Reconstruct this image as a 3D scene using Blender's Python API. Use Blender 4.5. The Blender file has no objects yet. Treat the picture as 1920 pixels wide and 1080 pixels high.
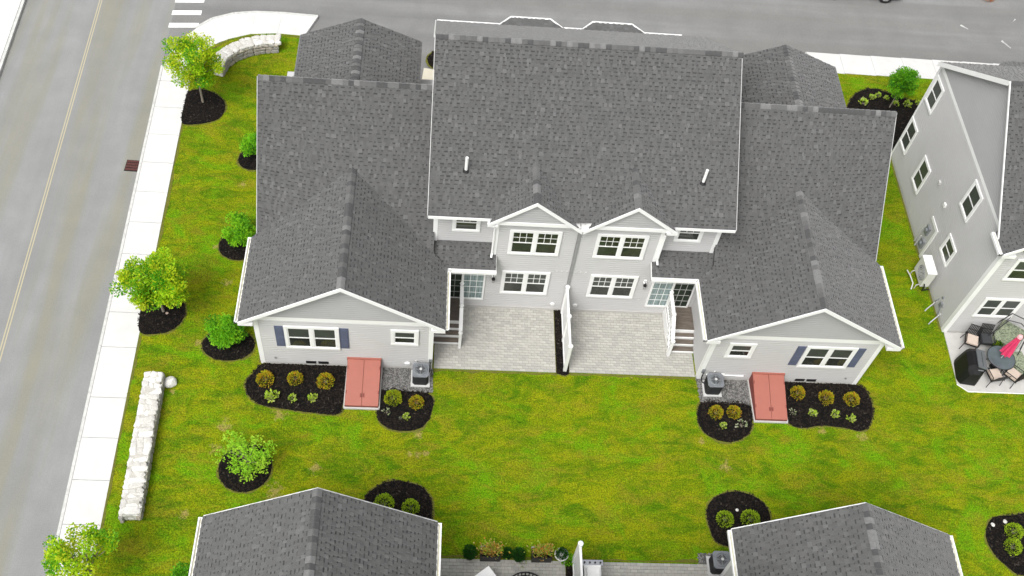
import bpy, math, random
import numpy as np
from mathutils import Vector, Matrix, noise as mnoise
random.seed(7); RNG = np.random.default_rng(7)
SC = bpy.context.scene
COL = SC.collection

# ------------------------------------------------------------------ camera, sky, sun, exposure
cam = bpy.data.cameras.new('camera'); cam_o = bpy.data.objects.new('camera', cam); COL.objects.link(cam_o)
cam.sensor_fit = 'HORIZONTAL'; cam.sensor_width = 36.0
cam.lens = 36.0 * 1954.466 / 1920.0
cam.clip_start = 0.5; cam.clip_end = 1500
cam_o.location = (-5.332, -20.252, 34.488)
cam_o.rotation_mode = 'XYZ'
cam_o.rotation_euler = (0.6100, -0.0887, -0.0103)
SC.camera = cam_o

SUN_EL, SUN_AZ = math.radians(56), math.radians(215)     # azimuth clockwise from +Y
w = bpy.data.worlds.new('World'); SC.world = w; w.use_nodes = True
nt = w.node_tree; nt.nodes.clear()
sky = nt.nodes.new('ShaderNodeTexSky'); sky.sky_type = 'NISHITA'; sky.sun_disc = False
sky.sun_elevation = SUN_EL; sky.sun_rotation = SUN_AZ
sky.air_density = 1.0; sky.dust_density = 4.0; sky.ozone_density = 1.0
hs = nt.nodes.new('ShaderNodeHueSaturation'); hs.inputs['Saturation'].default_value = 0.12   # thin overcast: nearly white sky
bg = nt.nodes.new('ShaderNodeBackground'); bg.inputs['Strength'].default_value = 0.15
wo = nt.nodes.new('ShaderNodeOutputWorld')
nt.links.new(sky.outputs[0], hs.inputs['Color']); nt.links.new(hs.outputs[0], bg.inputs['Color']); nt.links.new(bg.outputs[0], wo.inputs[0])
sun = bpy.data.lights.new('sun', 'SUN'); sun.energy = 1.35; sun.angle = math.radians(26); sun.color = (1.0, 0.975, 0.94)
sun_o = bpy.data.objects.new('sun', sun); COL.objects.link(sun_o)
sd = Vector((math.sin(SUN_AZ) * math.cos(SUN_EL), math.cos(SUN_AZ) * math.cos(SUN_EL), math.sin(SUN_EL)))
sun_o.rotation_euler = (-sd).to_track_quat('-Z', 'Y').to_euler()
SC.view_settings.view_transform = 'Standard'; SC.view_settings.look = 'None'
SC.view_settings.gamma = 1.0; SC.view_settings.use_curve_mapping = False
SC.view_settings.exposure = 0.62

# ------------------------------------------------------------------ materials
MATS = {}
def mat(name, col, rough=0.8, var=0.12, scale=6.0, bump=0.0, bscale=40.0, spec=0.3, metal=0.0, hue=None, transl=0.0, stretch=None, sheen=0.0):
    """procedural material: base colour with two noise octaves of variation and a bump"""
    if name in MATS: return MATS[name]
    m = bpy.data.materials.new(name); m.use_nodes = True; t = m.node_tree; n = t.nodes; l = t.links
    b = n['Principled BSDF']; b.inputs['Roughness'].default_value = rough
    b.inputs['Specular IOR Level'].default_value = spec; b.inputs['Metallic'].default_value = metal; b.inputs['Sheen Weight'].default_value = sheen; b.inputs['Sheen Roughness'].default_value = .45
    tc = n.new('ShaderNodeTexCoord'); src = tc.outputs['Object']
    if stretch:
        mp = n.new('ShaderNodeMapping'); mp.inputs['Scale'].default_value = stretch; l.new(src, mp.inputs[0]); src = mp.outputs[0]
    nz = n.new('ShaderNodeTexNoise'); nz.inputs['Scale'].default_value = scale; nz.inputs['Detail'].default_value = 6; nz.inputs['Roughness'].default_value = 0.65
    l.new(src, nz.inputs['Vector'])
    r = n.new('ShaderNodeValToRGB'); c = np.array(col)
    r.color_ramp.elements[0].position = 0.28; r.color_ramp.elements[1].position = 0.72
    c2 = np.array(hue) if hue else c * (1 + var)
    r.color_ramp.elements[0].color = (*np.clip(c * (1 - var), 0, 1), 1); r.color_ramp.elements[1].color = (*np.clip(c2, 0, 1), 1)
    l.new(nz.outputs[0], r.inputs[0]); l.new(r.outputs[0], b.inputs['Base Color'])
    if bump:
        bn = n.new('ShaderNodeTexNoise'); bn.inputs['Scale'].default_value = bscale; bn.inputs['Detail'].default_value = 4
        bp = n.new('ShaderNodeBump'); bp.inputs['Strength'].default_value = bump; bp.inputs['Distance'].default_value = 0.02
        l.new(src, bn.inputs['Vector']); l.new(bn.outputs[0], bp.inputs['Height']); l.new(bp.outputs[0], b.inputs['Normal'])
    if transl:
        tr = n.new('ShaderNodeBsdfTranslucent'); mx = n.new('ShaderNodeMixShader'); mx.inputs[0].default_value = transl
        l.new(r.outputs[0], tr.inputs[0]); l.new(b.outputs[0], mx.inputs[1]); l.new(tr.outputs[0], mx.inputs[2])
        l.new(mx.outputs[0], n['Material Output'].inputs[0])
    MATS[name] = m; return m

SH = [mat('shingle_tone_%d' % i, (v, v, v * 0.985), 0.95, 0.12, 4.0, 0.6, 260, spec=0.12, sheen=0.30) for i, v in enumerate((0.092, 0.099, 0.104, 0.111, 0.128))]
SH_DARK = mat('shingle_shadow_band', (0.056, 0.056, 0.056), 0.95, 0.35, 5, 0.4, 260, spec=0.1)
SH_LIGHT = mat('shingle_ridge_light', (0.168, 0.168, 0.166), 0.95, 0.2, 9, 0.5, 200, spec=0.12, sheen=.3)
CAP_DARK = mat('shingle_ridge_dark', (0.070, 0.070, 0.070), 0.95, 0.2, 9, 0.5, 200, spec=0.12, sheen=.3)
UNDER = mat('roof_underlayment', (0.05, 0.05, 0.052), 0.95, 0.2)
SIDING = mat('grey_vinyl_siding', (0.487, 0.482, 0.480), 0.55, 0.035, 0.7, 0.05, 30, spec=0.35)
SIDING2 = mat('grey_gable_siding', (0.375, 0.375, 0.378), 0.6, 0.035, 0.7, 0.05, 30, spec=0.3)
WHITE = mat('white_trim', (0.80, 0.80, 0.79), 0.45, 0.035, 1.5, 0.03, 20, spec=0.4)
GUTTER = mat('cream_gutter_trough', (0.55, 0.53, 0.42), 0.6, 0.3, 5)
SHUTTER = mat('blue_grey_shutter', (0.10, 0.115, 0.175), 0.55, 0.1, 4)
GLASS = mat('window_glass', (0.022, 0.026, 0.022), 0.04, 0.5, 1.2, 0, spec=0.6, hue=(0.05, 0.055, 0.045))
GLASS2 = mat('insect_screen_glass', (0.055, 0.062, 0.055), 0.25, 0.2, 2, 0, spec=0.5)
GLASS3 = mat('curtained_glass', (0.16, 0.24, 0.24), 0.06, 0.5, 3, 0, spec=0.6, hue=(0.33, 0.42, 0.42), stretch=(9, 1, .5))
SCREEN = mat('door_screen', (0.018, 0.028, 0.018), 0.5, 0.3, 3)
CONC = mat('sidewalk_concrete', (0.57, 0.565, 0.55), 0.85, 0.07, 1.4, 0.15, 60, spec=0.2)
CONC2 = mat('weathered_concrete', (0.46, 0.45, 0.43), 0.9, 0.10, 2, 0.2, 60, spec=0.2)
CURB = mat('granite_curb', (0.50, 0.50, 0.48), 0.85, 0.2, 5, 0.2, 60)
WALKC = mat('cream_walkway', (0.60, 0.56, 0.45), 0.9, 0.05, 3, 0.2, 60)
MULCH = mat('black_mulch', (0.0075, 0.0070, 0.0065), 0.95, 0.7, 30, 1.0, 90, spec=0.08)
CHIP = mat('mulch_chip', (0.020, 0.015, 0.012), 0.9, 0.6, 25, 0, spec=0.1)
CHIPL = mat('mulch_chip_pale', (0.06, 0.05, 0.042), 0.9, 0.6, 25, 0, spec=0.1)
GRAVEL = mat('grey_gravel', (0.13, 0.128, 0.122), 0.95, 0.35, 45, 1.0, 60, spec=0.15)
SOIL = mat('soil', (0.11, 0.085, 0.05), 0.95, 0.3, 6, 0.5, 30)
RED = mat('red_painted_steel', (0.335, 0.118, 0.088), 0.55, 0.05, 2, 0.05, 30, spec=0.3)
REDD = mat('red_steel_seam', (0.20, 0.05, 0.04), 0.6, 0.1)
RUST = mat('rusty_iron', (0.085, 0.03, 0.025), 0.7, 0.4, 20, 0.4, 60)
BLACK = mat('black_metal', (0.012, 0.012, 0.013), 0.4, 0.3, 8, spec=0.4)
DGREY = mat('dark_grey_metal', (0.045, 0.047, 0.05), 0.5, 0.2, 8, spec=0.4)
MGREY = mat('mid_grey_metal', (0.18, 0.19, 0.20), 0.45, 0.15, 8, spec=0.4)
LGREY = mat('pale_grey_plastic', (0.50, 0.50, 0.49), 0.5, 0.06, 3)
BEIGEM = mat('beige_grey_casing', (0.62, 0.61, 0.57), 0.5, 0.05, 3)
CHROME = mat('brushed_steel', (0.55, 0.56, 0.58), 0.25, 0.1, 6, metal=0.9)
DECK = mat('brown_composite_deck', (0.135, 0.112, 0.092), 0.75, 0.25, 2.5, 0.2, 40, stretch=(1, 6, 1))
STONES = [mat('fieldstone_%d' % i, c, 0.9, 0.22, 7, 0.8, 30, spec=0.2) for i, c in enumerate([(0.56, 0.545, 0.51), (0.68, 0.665, 0.63), (0.36, 0.33, 0.29), (0.42, 0.385, 0.31), (0.33, 0.32, 0.30)])]
MORTAR = mat('wall_mortar', (0.45, 0.43, 0.39), 0.95, 0.2, 10, 0.5, 40)
PAV = [mat('paver_tone_%d' % i, c, 0.9, 0.12, 8, 0.4, 60, spec=0.2) for i, c in enumerate([(0.382, 0.374, 0.342), (0.402, 0.392, 0.358), (0.362, 0.356, 0.328), (0.425, 0.415, 0.38)])]
PAVJ = mat('paver_joint_sand', (0.27, 0.26, 0.22), 0.95, 0.25, 12, 0.4, 60)
BARK = mat('tree_bark', (0.24, 0.21, 0.17), 0.9, 0.3, 14, 0.6, 30, stretch=(3, 3, .6))
def leafset(prefix, cols): return [mat('%s_%d' % (prefix, i), c, 0.55, 0.25, 3, spec=0.25, transl=0.48) for i, c in enumerate(cols)]
L_MAPLE = leafset('yellow_green_leaf', [(0.40, 0.62, 0.012), (0.48, 0.60, 0.012), (0.32, 0.54, 0.010), (0.58, 0.70, 0.020), (0.09, 0.34, 0.008), (0.48, 0.55, 0.020), (0.16, 0.40, 0.012)])
L_BRIGHT = leafset('bright_green_leaf', [(0.19, 0.50, 0.012), (0.28, 0.58, 0.015), (0.07, 0.27, 0.008), (0.14, 0.40, 0.012)])
L_YOUNG = leafset('lime_leaf', [(0.34, 0.64, 0.03), (0.26, 0.54, 0.02), (0.44, 0.68, 0.05)])
L_DARK = leafset('deep_green_leaf', [(0.05, 0.22, 0.010), (0.09, 0.32, 0.010), (0.16, 0.40, 0.012)])
L_SPIREA = leafset('gold_spirea_leaf', [(0.44, 0.40, 0.015), (0.56, 0.38, 0.02), (0.32, 0.42, 0.015), (0.52, 0.52, 0.02), (0.52, 0.26, 0.02)])
L_SPGREEN = leafset('green_gold_spirea_leaf', [(0.34, 0.44, 0.012), (0.24, 0.38, 0.012), (0.42, 0.45, 0.02)])
L_HOSTA = leafset('hosta_leaf', [(0.48, 0.62, 0.06), (0.38, 0.56, 0.05), (0.62, 0.68, 0.24)])
L_PALE = leafset('pale_perennial_leaf', [(0.42, 0.50, 0.26), (0.30, 0.36, 0.20), (0.5, 0.5, 0.38)])
L_LIME = leafset('lime_ball_leaf', [(0.38, 0.54, 0.02), (0.48, 0.64, 0.03), (0.22, 0.38, 0.012)])
L_BOX = leafset('boxwood_leaf', [(0.012, 0.075, 0.008), (0.03, 0.12, 0.010), (0.02, 0.09, 0.015)])
L_COLEUS = leafset('orange_green_leaf', [(0.62, 0.30, 0.05), (0.44, 0.52, 0.08), (0.62, 0.44, 0.16), (0.34, 0.50, 0.05)])

def node_mat(name):
    m = bpy.data.materials.new(name); m.use_nodes = True
    return m, m.node_tree.nodes, m.node_tree.links, m.node_tree.nodes['Principled BSDF']

def lawn_material(name, rough=0.9):
    m, n, l, b = node_mat(name); b.inputs['Roughness'].default_value = rough; b.inputs['Specular IOR Level'].default_value = 0.08
    geo = n.new('ShaderNodeNewGeometry')
    def nz(scale, det=5, off=0., st=(1, 1, 1), dist=0.0):
        mp = n.new('ShaderNodeMapping'); mp.inputs['Location'].default_value = (off, off * .7, 0); mp.inputs['Scale'].default_value = st
        x = n.new('ShaderNodeTexNoise'); x.inputs['Scale'].default_value = scale; x.inputs['Detail'].default_value = det; x.inputs['Roughness'].default_value = .62; x.inputs['Distortion'].default_value = dist
        l.new(geo.outputs['Position'], mp.inputs[0]); l.new(mp.outputs[0], x.inputs['Vector']); return x.outputs[0]
    def ramp(src, a, bb):
        r = n.new('ShaderNodeMapRange'); r.inputs['From Min'].default_value = a; r.inputs['From Max'].default_value = bb; l.new(src, r.inputs[0]); return r.outputs[0]
    def mix(f, c1, c2):
        x = n.new('ShaderNodeMix'); x.data_type = 'RGBA'
        if isinstance(f, float): x.inputs[0].default_value = f
        else: l.new(f, x.inputs[0])
        for i, c in ((6, c1), (7, c2)):
            if isinstance(c, tuple): x.inputs[i].default_value = (*c, 1)
            else: l.new(c, x.inputs[i])
        return x.outputs[2]
    base = mix(ramp(nz(0.85, 6, 3, (1, 1.9, 1), .9), .38, .62), (0.078, 0.165, 0.0030), (0.228, 0.255, 0.0050))
    base = mix(ramp(nz(0.50, 5, 27, (1, 1.3, 1), .8), .50, .64), base, (0.125, 0.270, 0.0040))
    base = mix(ramp(nz(1.1, 6, 11, (1, 2.6, 1), .8), .52, .78), base, (0.235, 0.218, 0.014))
    base = mix(ramp(nz(0.6, 6, 141, (1, 2.2, 1), .8), .52, .74), base, (0.215, 0.190, 0.014))
    base = mix(ramp(nz(2.6, 6, 41, (1, 1.4, 1), .6), .57, .74), base, (0.062, 0.135, 0.004))
    base = mix(ramp(nz(0.7, 5, 91, (1, 3.0, 1), .5), .58, .74), base, (0.060, 0.128, 0.004))
    base = mix(ramp(nz(9, 6, 77, (1, 1, 1), .5), .54, .74), base, (0.072, 0.155, 0.003))
    base = mix(ramp(nz(7, 6, 97, (1, 1, 1), .5), .55, .74), base, (0.215, 0.285, 0.008))
    # worn bare patches, each with its own place and shape
    spots = [(-9.13, -4.29, .30), (-13.4, 8.69, .26), (-13.33, 3.59, .26), (-13.37, -6.11, .26), (5.81, -3.72, .30), (-14.0, 5.3, .2), (-13.9, .75, .3),
             (-10.6, -2.15, .34), (-5.5, -2.80, .26), (5.05, -2.75, .2), (9.8, -2.1, .22), (11.3, -2.3, .26), (-10.4, -5.2, .42), (-5.8, -3.6, .18), (-5.5, -3.58, .2), (-5.2, -3.52, .2), (-14.55, -1.35, .2), (-12.5, -2.7, .36), (-12.7, -3.6, .3), (-1.0, .0, .1), (2.6, -.05, .12)]
    acc = None; warp = nz(5.0, 4, 5)
    for (x, y, r_) in spots:
        d = n.new('ShaderNodeVectorMath'); d.operation = 'DISTANCE'; l.new(geo.outputs['Position'], d.inputs[0]); d.inputs[1].default_value = (x, y, 0)
        s = n.new('ShaderNodeMath'); s.operation = 'DIVIDE'; l.new(d.outputs['Value'], s.inputs[0]); s.inputs[1].default_value = r_
        if acc is None: acc = s.outputs[0]
        else:
            q = n.new('ShaderNodeMath'); q.operation = 'MINIMUM'; l.new(acc, q.inputs[0]); l.new(s.outputs[0], q.inputs[1]); acc = q.outputs[0]
    wv = n.new('ShaderNodeMath'); wv.operation = 'MULTIPLY'; l.new(warp, wv.inputs[0]); wv.inputs[1].default_value = 3.2
    a = n.new('ShaderNodeMath'); a.operation = 'ADD'; l.new(acc, a.inputs[0]); l.new(wv.outputs[0], a.inputs[1])
    inv = n.new('ShaderNodeMapRange'); inv.inputs['From Min'].default_value = 2.35; inv.inputs['From Max'].default_value = 1.75; inv.inputs['To Max'].default_value = .75
    l.new(a.outputs[0], inv.inputs[0])
    base = mix(inv.outputs[0], base, (0.33, 0.255, 0.085))
    fine = mix(ramp(nz(20, 4, 2), .36, .66), (0.50, 0.52, 0.55), (1.45, 1.45, 1.35))
    mul = n.new('ShaderNodeMix'); mul.data_type = 'RGBA'; mul.blend_type = 'MULTIPLY'; mul.inputs[0].default_value = 1.0
    l.new(base, mul.inputs[6]); l.new(fine, mul.inputs[7]); l.new(mul.outputs[2], b.inputs['Base Color'])
    bp = n.new('ShaderNodeBump'); bp.inputs['Strength'].default_value = .7; bp.inputs['Distance'].default_value = .05
    l.new(nz(22, 5, 8), bp.inputs['Height']); l.new(bp.outputs[0], b.inputs['Normal'])
    return m
LAWN = lawn_material('lawn_grass')

def asphalt_material(name, c1, c2, warm, streak, along):
    m, n, l, b = node_mat(name); b.inputs['Roughness'].default_value = .9; b.inputs['Specular IOR Level'].default_value = .15
    geo = n.new('ShaderNodeNewGeometry')
    def nz(scale, st, det=5):
        mp = n.new('ShaderNodeMapping'); mp.inputs['Scale'].default_value = st; l.new(geo.outputs['Position'], mp.inputs[0])
        x = n.new('ShaderNodeTexNoise'); x.inputs['Scale'].default_value = scale; x.inputs['Detail'].default_value = det; l.new(mp.outputs[0], x.inputs['Vector']); return x.outputs[0]
    def rmp(src, a, bb, to=1.):
        r = n.new('ShaderNodeMapRange'); r.inputs['From Min'].default_value = a; r.inputs['From Max'].default_value = bb; r.inputs['To Max'].default_value = to; l.new(src, r.inputs[0]); return r.outputs[0]
    def mix(f, a, bb, mode='MIX'):
        x = n.new('ShaderNodeMix'); x.data_type = 'RGBA'; x.blend_type = mode
        if isinstance(f, float): x.inputs[0].default_value = f
        else: l.new(f, x.inputs[0])
        for i, c in ((6, a), (7, bb)):
            if isinstance(c, tuple): x.inputs[i].default_value = (*c, 1)
            else: l.new(c, x.inputs[i])
        return x.outputs[2]
    st = (1, .06, 1) if along == 'y' else (.06, 1, 1)
    base = mix(rmp(nz(streak, st), .35, .66), c1, c2)
    base = mix(rmp(nz(streak * .8, st), .46, .62, .9), base, warm)
    base = mix(rmp(nz(.8, (1, 1, 1)), .35, .7, .35), base, tuple(np.array(c1) * .8))
    base = mix(1.0, base, mix(rmp(nz(45, (1, 1, 1), 3), .3, .7), (.82, .82, .82), (1.16, 1.16, 1.16)), 'MULTIPLY')
    l.new(base, b.inputs['Base Color'])
    bp = n.new('ShaderNodeBump'); bp.inputs['Strength'].default_value = .35; bp.inputs['Distance'].default_value = .01
    l.new(nz(80, (1, 1, 1), 3), bp.inputs['Height']); l.new(bp.outputs[0], b.inputs['Normal'])
    return m
ROADM = asphalt_material('pale_worn_asphalt', (0.222, 0.224, 0.220), (0.262, 0.265, 0.262), (0.235, 0.228, 0.180), 1.1, 'y')
STREETM = asphalt_material('grey_asphalt', (0.175, 0.175, 0.172), (0.245, 0.245, 0.24), (0.195, 0.193, 0.185), .9, 'x')
YLINE = mat('faded_yellow_paint', (0.50, 0.45, 0.30), .8, .2, 3, 0, hue=(0.42, 0.38, 0.27))
WLINE = mat('white_road_paint', (0.75, 0.75, 0.73), .8, .08, 6)

# ------------------------------------------------------------------ mesh helpers
class MB:
    def __init__(s): s.v = []; s.f = []; s.m = []
    def add(s, vs, fs, mi=0):
        o = len(s.v); s.v += [tuple(v) for v in vs]; s.f += [tuple(i + o for i in f) for f in fs]
        s.m += [mi] * len(fs); return s
    def box(s, c, d, rz=0., mi=0, rot=None):
        x, y, z = d[0] / 2, d[1] / 2, d[2] / 2
        R = rot if rot is not None else Matrix.Rotation(rz, 3, 'Z')
        C = Vector(c); vs = [C + R @ Vector((i * x, j * y, k * z)) for i in (-1, 1) for j in (-1, 1) for k in (-1, 1)]
        return s.add(vs, [(0, 1, 3, 2), (4, 6, 7, 5), (0, 4, 5, 1), (2, 3, 7, 6), (0, 2, 6, 4), (1, 5, 7, 3)], mi)
    def bbox(s, a, b, mi=0):
        return s.box([(a[i] + b[i]) / 2 for i in range(3)], [abs(b[i] - a[i]) for i in range(3)], 0., mi)
    def tube(s, pts, r, n=8, mi=0, cap=True):
        pts = [Vector(p) for p in pts]; rs = r if isinstance(r, (list, tuple)) else [r] * len(pts); rings = []
        for i, p in enumerate(pts):
            d = (pts[min(i + 1, len(pts) - 1)] - pts[max(i - 1, 0)]).normalized()
            a = d.orthogonal().normalized() if i == 0 else (prev - d * prev.dot(d)).normalized()
            prev = a; bb = d.cross(a)
            rings.append([p + (a * math.cos(2 * math.pi * k / n) + bb * math.sin(2 * math.pi * k / n)) * rs[i] for k in range(n)])
        vs = [v for rg in rings for v in rg]; fs = []
        for i in range(len(pts) - 1):
            for k in range(n): fs.append((i * n + k, i * n + (k + 1) % n, (i + 1) * n + (k + 1) % n, (i + 1) * n + k))
        if cap: fs += [tuple(range(n))[::-1], tuple(range((len(pts) - 1) * n, len(pts) * n))]
        return s.add(vs, fs, mi)
    def prism(s, poly, z0, z1, mi=0):
        n = len(poly); vs = [(x, y, z0) for x, y in poly] + [(x, y, z1) for x, y in poly]
        return s.add(vs, [tuple(range(n))[::-1], tuple(range(n, 2 * n))] + [(i, (i + 1) % n, (i + 1) % n + n, i + n) for i in range(n)], mi)
    def slab(s, poly3, nrm, t, mi=0):
        n = len(poly3); N = Vector(nrm); vs = [Vector(p) for p in poly3] + [Vector(p) - N * t for p in poly3]
        return s.add(vs, [tuple(range(n)), tuple(range(n, 2 * n))[::-1]] + [(i, i + n, (i + 1) % n + n, (i + 1) % n) for i in range(n)], mi)
    def lathe(s, prof, n=16, c=(0, 0, 0), mi=0):
        vs = [(c[0] + r * math.cos(2 * math.pi * k / n), c[1] + r * math.sin(2 * math.pi * k / n), c[2] + z) for r, z in prof for k in range(n)]
        fs = [(i * n + k, i * n + (k + 1) % n, (i + 1) * n + (k + 1) % n, (i + 1) * n + k) for i in range(len(prof) - 1) for k in range(n)]
        return s.add(vs, fs + [tuple(range(n))[::-1], tuple(range((len(prof) - 1) * n, len(prof) * n))], mi)
    def mesh(s, name, mats):
        me = bpy.data.meshes.new(name); me.from_pydata(s.v, [], s.f)
        for m in (mats if isinstance(mats, (list, tuple)) else [mats]): me.materials.append(m)
        me.polygons.foreach_set('material_index', s.m); me.update(); return me
    def build(s, name, mats, parent=None, **k):
        return link(name, s.mesh(name, mats), parent, **k)

def link(name, me, parent=None, loc=None, rot=None, scale=None, **tags):
    o = bpy.data.objects.new(name, me); COL.objects.link(o)
    if parent is not None: o.parent = parent
    if loc is not None: o.location = loc
    if rot is not None: o.rotation_euler = rot
    if scale is not None: o.scale = scale if isinstance(scale, (tuple, list)) else (scale,) * 3
    for k, v in tags.items():
        if v is not None: o[k] = v
    return o
def thing(name, label, cat, loc=(0, 0, 0), rz=0., group=None, scale=None):
    return link(name, None, None, loc, (0, 0, rz), scale, label=label, category=cat, group=group)
def copy_tree(o, loc, rz=None, scale=None, label=None):
    c = o.copy(); COL.objects.link(c); c.location = loc
    if rz is not None: c.rotation_euler = (0, 0, rz)
    if scale is not None: c.scale = scale if isinstance(scale, tuple) else (scale,) * 3
    if label: c['label'] = label
    for ch in list(o.children):
        d = ch.copy(); COL.objects.link(d); d.parent = c
        for g in list(ch.children):
            e = g.copy(); COL.objects.link(e); e.parent = d
    return c
def struct(name, mb, mats, **k): return mb.build(name, mats, kind='structure', **k)

def clip(poly, region):
    """Sutherland-Hodgman: poly clipped by the convex counter-clockwise region"""
    out = poly
    for i in range(len(region)):
        ax, ay = region[i]; bx, by = region[(i + 1) % len(region)]
        ex, ey = bx - ax, by - ay; inp = out; out = []
        if not inp: return []
        for j in range(len(inp)):
            p = inp[j]; q = inp[(j + 1) % len(inp)]
            sp = ex * (p[1] - ay) - ey * (p[0] - ax); sq = ex * (q[1] - ay) - ey * (q[0] - ax)
            if sp >= 0: out.append(p)
            if (sp >= 0) != (sq >= 0):
                t = sp / (sp - sq); out.append((p[0] + (q[0] - p[0]) * t, p[1] + (q[1] - p[1]) * t))
    return out
def ccw(poly):
    a = sum(poly[i][0] * poly[(i + 1) % len(poly)][1] - poly[(i + 1) % len(poly)][0] * poly[i][1] for i in range(len(poly)))
    return poly if a > 0 else poly[::-1]
def catmull(pts, n=8):
    out = []; k = len(pts)
    for i in range(k):
        p0, p1, p2, p3 = [np.array(pts[(i + j - 1) % k], float) for j in range(4)]
        for t in np.linspace(0, 1, n, endpoint=False):
            out.append(tuple(.5 * ((2 * p1) + (-p0 + p2) * t + (2 * p0 - 5 * p1 + 4 * p2 - p3) * t * t + (-p0 + 3 * p1 - 3 * p2 + p3) * t ** 3)))
    return out
def inside(poly, P):
    x, y = P[:, 0], P[:, 1]; r = np.zeros(len(P), bool); n = len(poly)
    for i in range(n):
        x1, y1 = poly[i]; x2, y2 = poly[(i + 1) % n]
        c = ((y1 > y) != (y2 > y)) & (x < (x2 - x1) * (y - y1) / ((y2 - y1) if y2 != y1 else 1e-9) + x1); r ^= c
    return r

# ------------------------------------------------------------------ roofs
EXP = 0.143
CAM = Vector(cam_o.location)
TOOTH = {}
def tooth_mesh(w, tone):
    k = (w, tone)
    if k not in TOOTH:
        m = MB(); t0, t1 = .026, .012
        vs = [(0, 0, 0), (w, 0, 0), (w, EXP, 0), (0, EXP, 0), (0, 0, t0), (w, 0, t0), (w, EXP, t1), (0, EXP, t1)]
        m.add(vs, [(4, 5, 6, 7), (0, 1, 5, 4), (1, 2, 6, 5), (3, 0, 4, 7)]); TOOTH[k] = m.mesh('shingle', SH[tone])
    return TOOTH[k]
def tone_pick():
    r = random.random(); return 0 if r < .16 else 1 if r < .42 else 2 if r < .74 else 3 if r < .93 else 4
def shingle_surface(mb, region, fmap, singles=None, frame=None, plain=False):
    """tabs laid course by course over region (u across, v up the slope); fmap(u, v, h) -> point"""
    region = ccw(region); us = [p[0] for p in region]; vs = [p[1] for p in region]
    v = min(vs); row = 0; tris = 0
    while v < max(vs):
        u = min(us) - random.random() * .3
        kind = random.random() < .5
        while u < max(us):
            wdt = random.choice((.07, .10, .13, .16) if kind else (.06, .08, .11, .15)); t = tone_pick() if kind else max(0, tone_pick() - 1)
            q = [(u, v), (u + wdt, v), (u + wdt, v + EXP), (u, v + EXP)]; p = clip(q, region)
            if len(p) > 2:
                whole = len(p) == 4 and abs(abs((p[0][0] - p[1][0]) + (p[2][0] - p[1][0]) * 0) - 0) >= 0 and all(any(abs(a[0] - b[0]) < 1e-6 and abs(a[1] - b[1]) < 1e-6 for b in q) for a in p)
                if kind and whole and singles is not None:
                    singles.append((frame, u, v, wdt, t))
                else:
                    h0, h1 = (.026, .012) if kind else (.010, .004)
                    top = [fmap(a, b, h0 + (h1 - h0) * min(1, max(0, (b - v) / EXP))) for a, b in p]
                    n = len(p); mb.add(top, [tuple(range(n))], t)
                    for i in range(n):
                        a, b = p[i], p[(i + 1) % n]
                        if abs(a[1] - v) < 1e-5 and abs(b[1] - v) < 1e-5 or (kind and abs(a[0] - b[0]) < 1e-5):
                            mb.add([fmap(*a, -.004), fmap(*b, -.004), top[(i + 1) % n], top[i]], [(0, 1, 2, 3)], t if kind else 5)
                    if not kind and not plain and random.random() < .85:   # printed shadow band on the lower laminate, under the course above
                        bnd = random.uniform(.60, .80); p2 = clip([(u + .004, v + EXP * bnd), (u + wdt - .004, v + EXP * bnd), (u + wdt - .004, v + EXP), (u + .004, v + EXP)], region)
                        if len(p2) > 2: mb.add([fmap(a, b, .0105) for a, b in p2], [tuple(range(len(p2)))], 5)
            u += wdt; kind = not kind
        v += EXP; row += 1
def frame_of(P3):
    """plane through the polygon: origin, horizontal axis u, upslope axis v, upward normal n"""
    a, b, c = Vector(P3[0]), Vector(P3[1]), Vector(P3[2]); n = (b - a).cross(c - a).normalized()
    if n.z < 0: n = -n
    u = Vector((0, 0, 1)).cross(n).normalized(); v = n.cross(u).normalized()
    if v.z < 0: v = -v; 
    if u.cross(v).dot(n) < 0: u = -u
    return a, u, v, n

class Roof:
    """collects the planes of one building's roof"""
    def __init__(s, house): s.h = house; s.mb = MB(); s.deck = MB(); s.singles = []
    def plane(s, P3, single=True, shingles=True, plain=False):
        o, u, v, n = frame_of(P3); off = Vector(s.h.location)
        uv = [((Vector(p) - o).dot(u), (Vector(p) - o).dot(v)) for p in P3]
        P3w = ccw(uv); pts = [o + u * a + v * b for a, b in P3w]
        s.deck.slab([p - n * .006 for p in pts], n, .10)
        if shingles:
            fr = (o, u, v, n)
            shingle_surface(s.mb, uv, lambda a, b, h: o + u * a + v * b + n * h, s.singles if single else None, fr, plain)
        return o, u, v, n
    def finish(s, deck_parent, cap=True):
        roof = s.deck.build('roof', UNDER, s.h)
        sg = [(-(CAM - (f[0] + f[1] * u + f[2] * v)).length, f, u, v, w_, t) for f, u, v, w_, t in s.singles]
        sg.sort(key=lambda q: -q[0])
        for k, (_, f, u, v, w_, t) in enumerate(sg):
            o, U, V, N = f; p = o + U * u + V * v
            if k < 300:
                ob = link('shingle', tooth_mesh(w_, t), roof)
                ob.matrix_local = Matrix(((U.x, V.x, N.x, p.x), (U.y, V.y, N.y, p.y), (U.z, V.z, N.z, p.z), (0, 0, 0, 1)))
            else:
                P = lambda a, b, h: p + U * a + V * b + N * h
                s.mb.add([P(0, 0, .026), P(w_, 0, .026), P(w_, EXP, .012), P(0, EXP, .012), P(0, 0, 0), P(w_, 0, 0), P(w_, EXP, 0), P(0, EXP, 0)],
                         [(0, 1, 2, 3), (4, 5, 1, 0), (5, 6, 2, 1), (7, 4, 0, 3)], t)
        s.mb.build('shingle_field', SH + [SH_DARK], roof, kind='stuff')
        return roof

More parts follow.
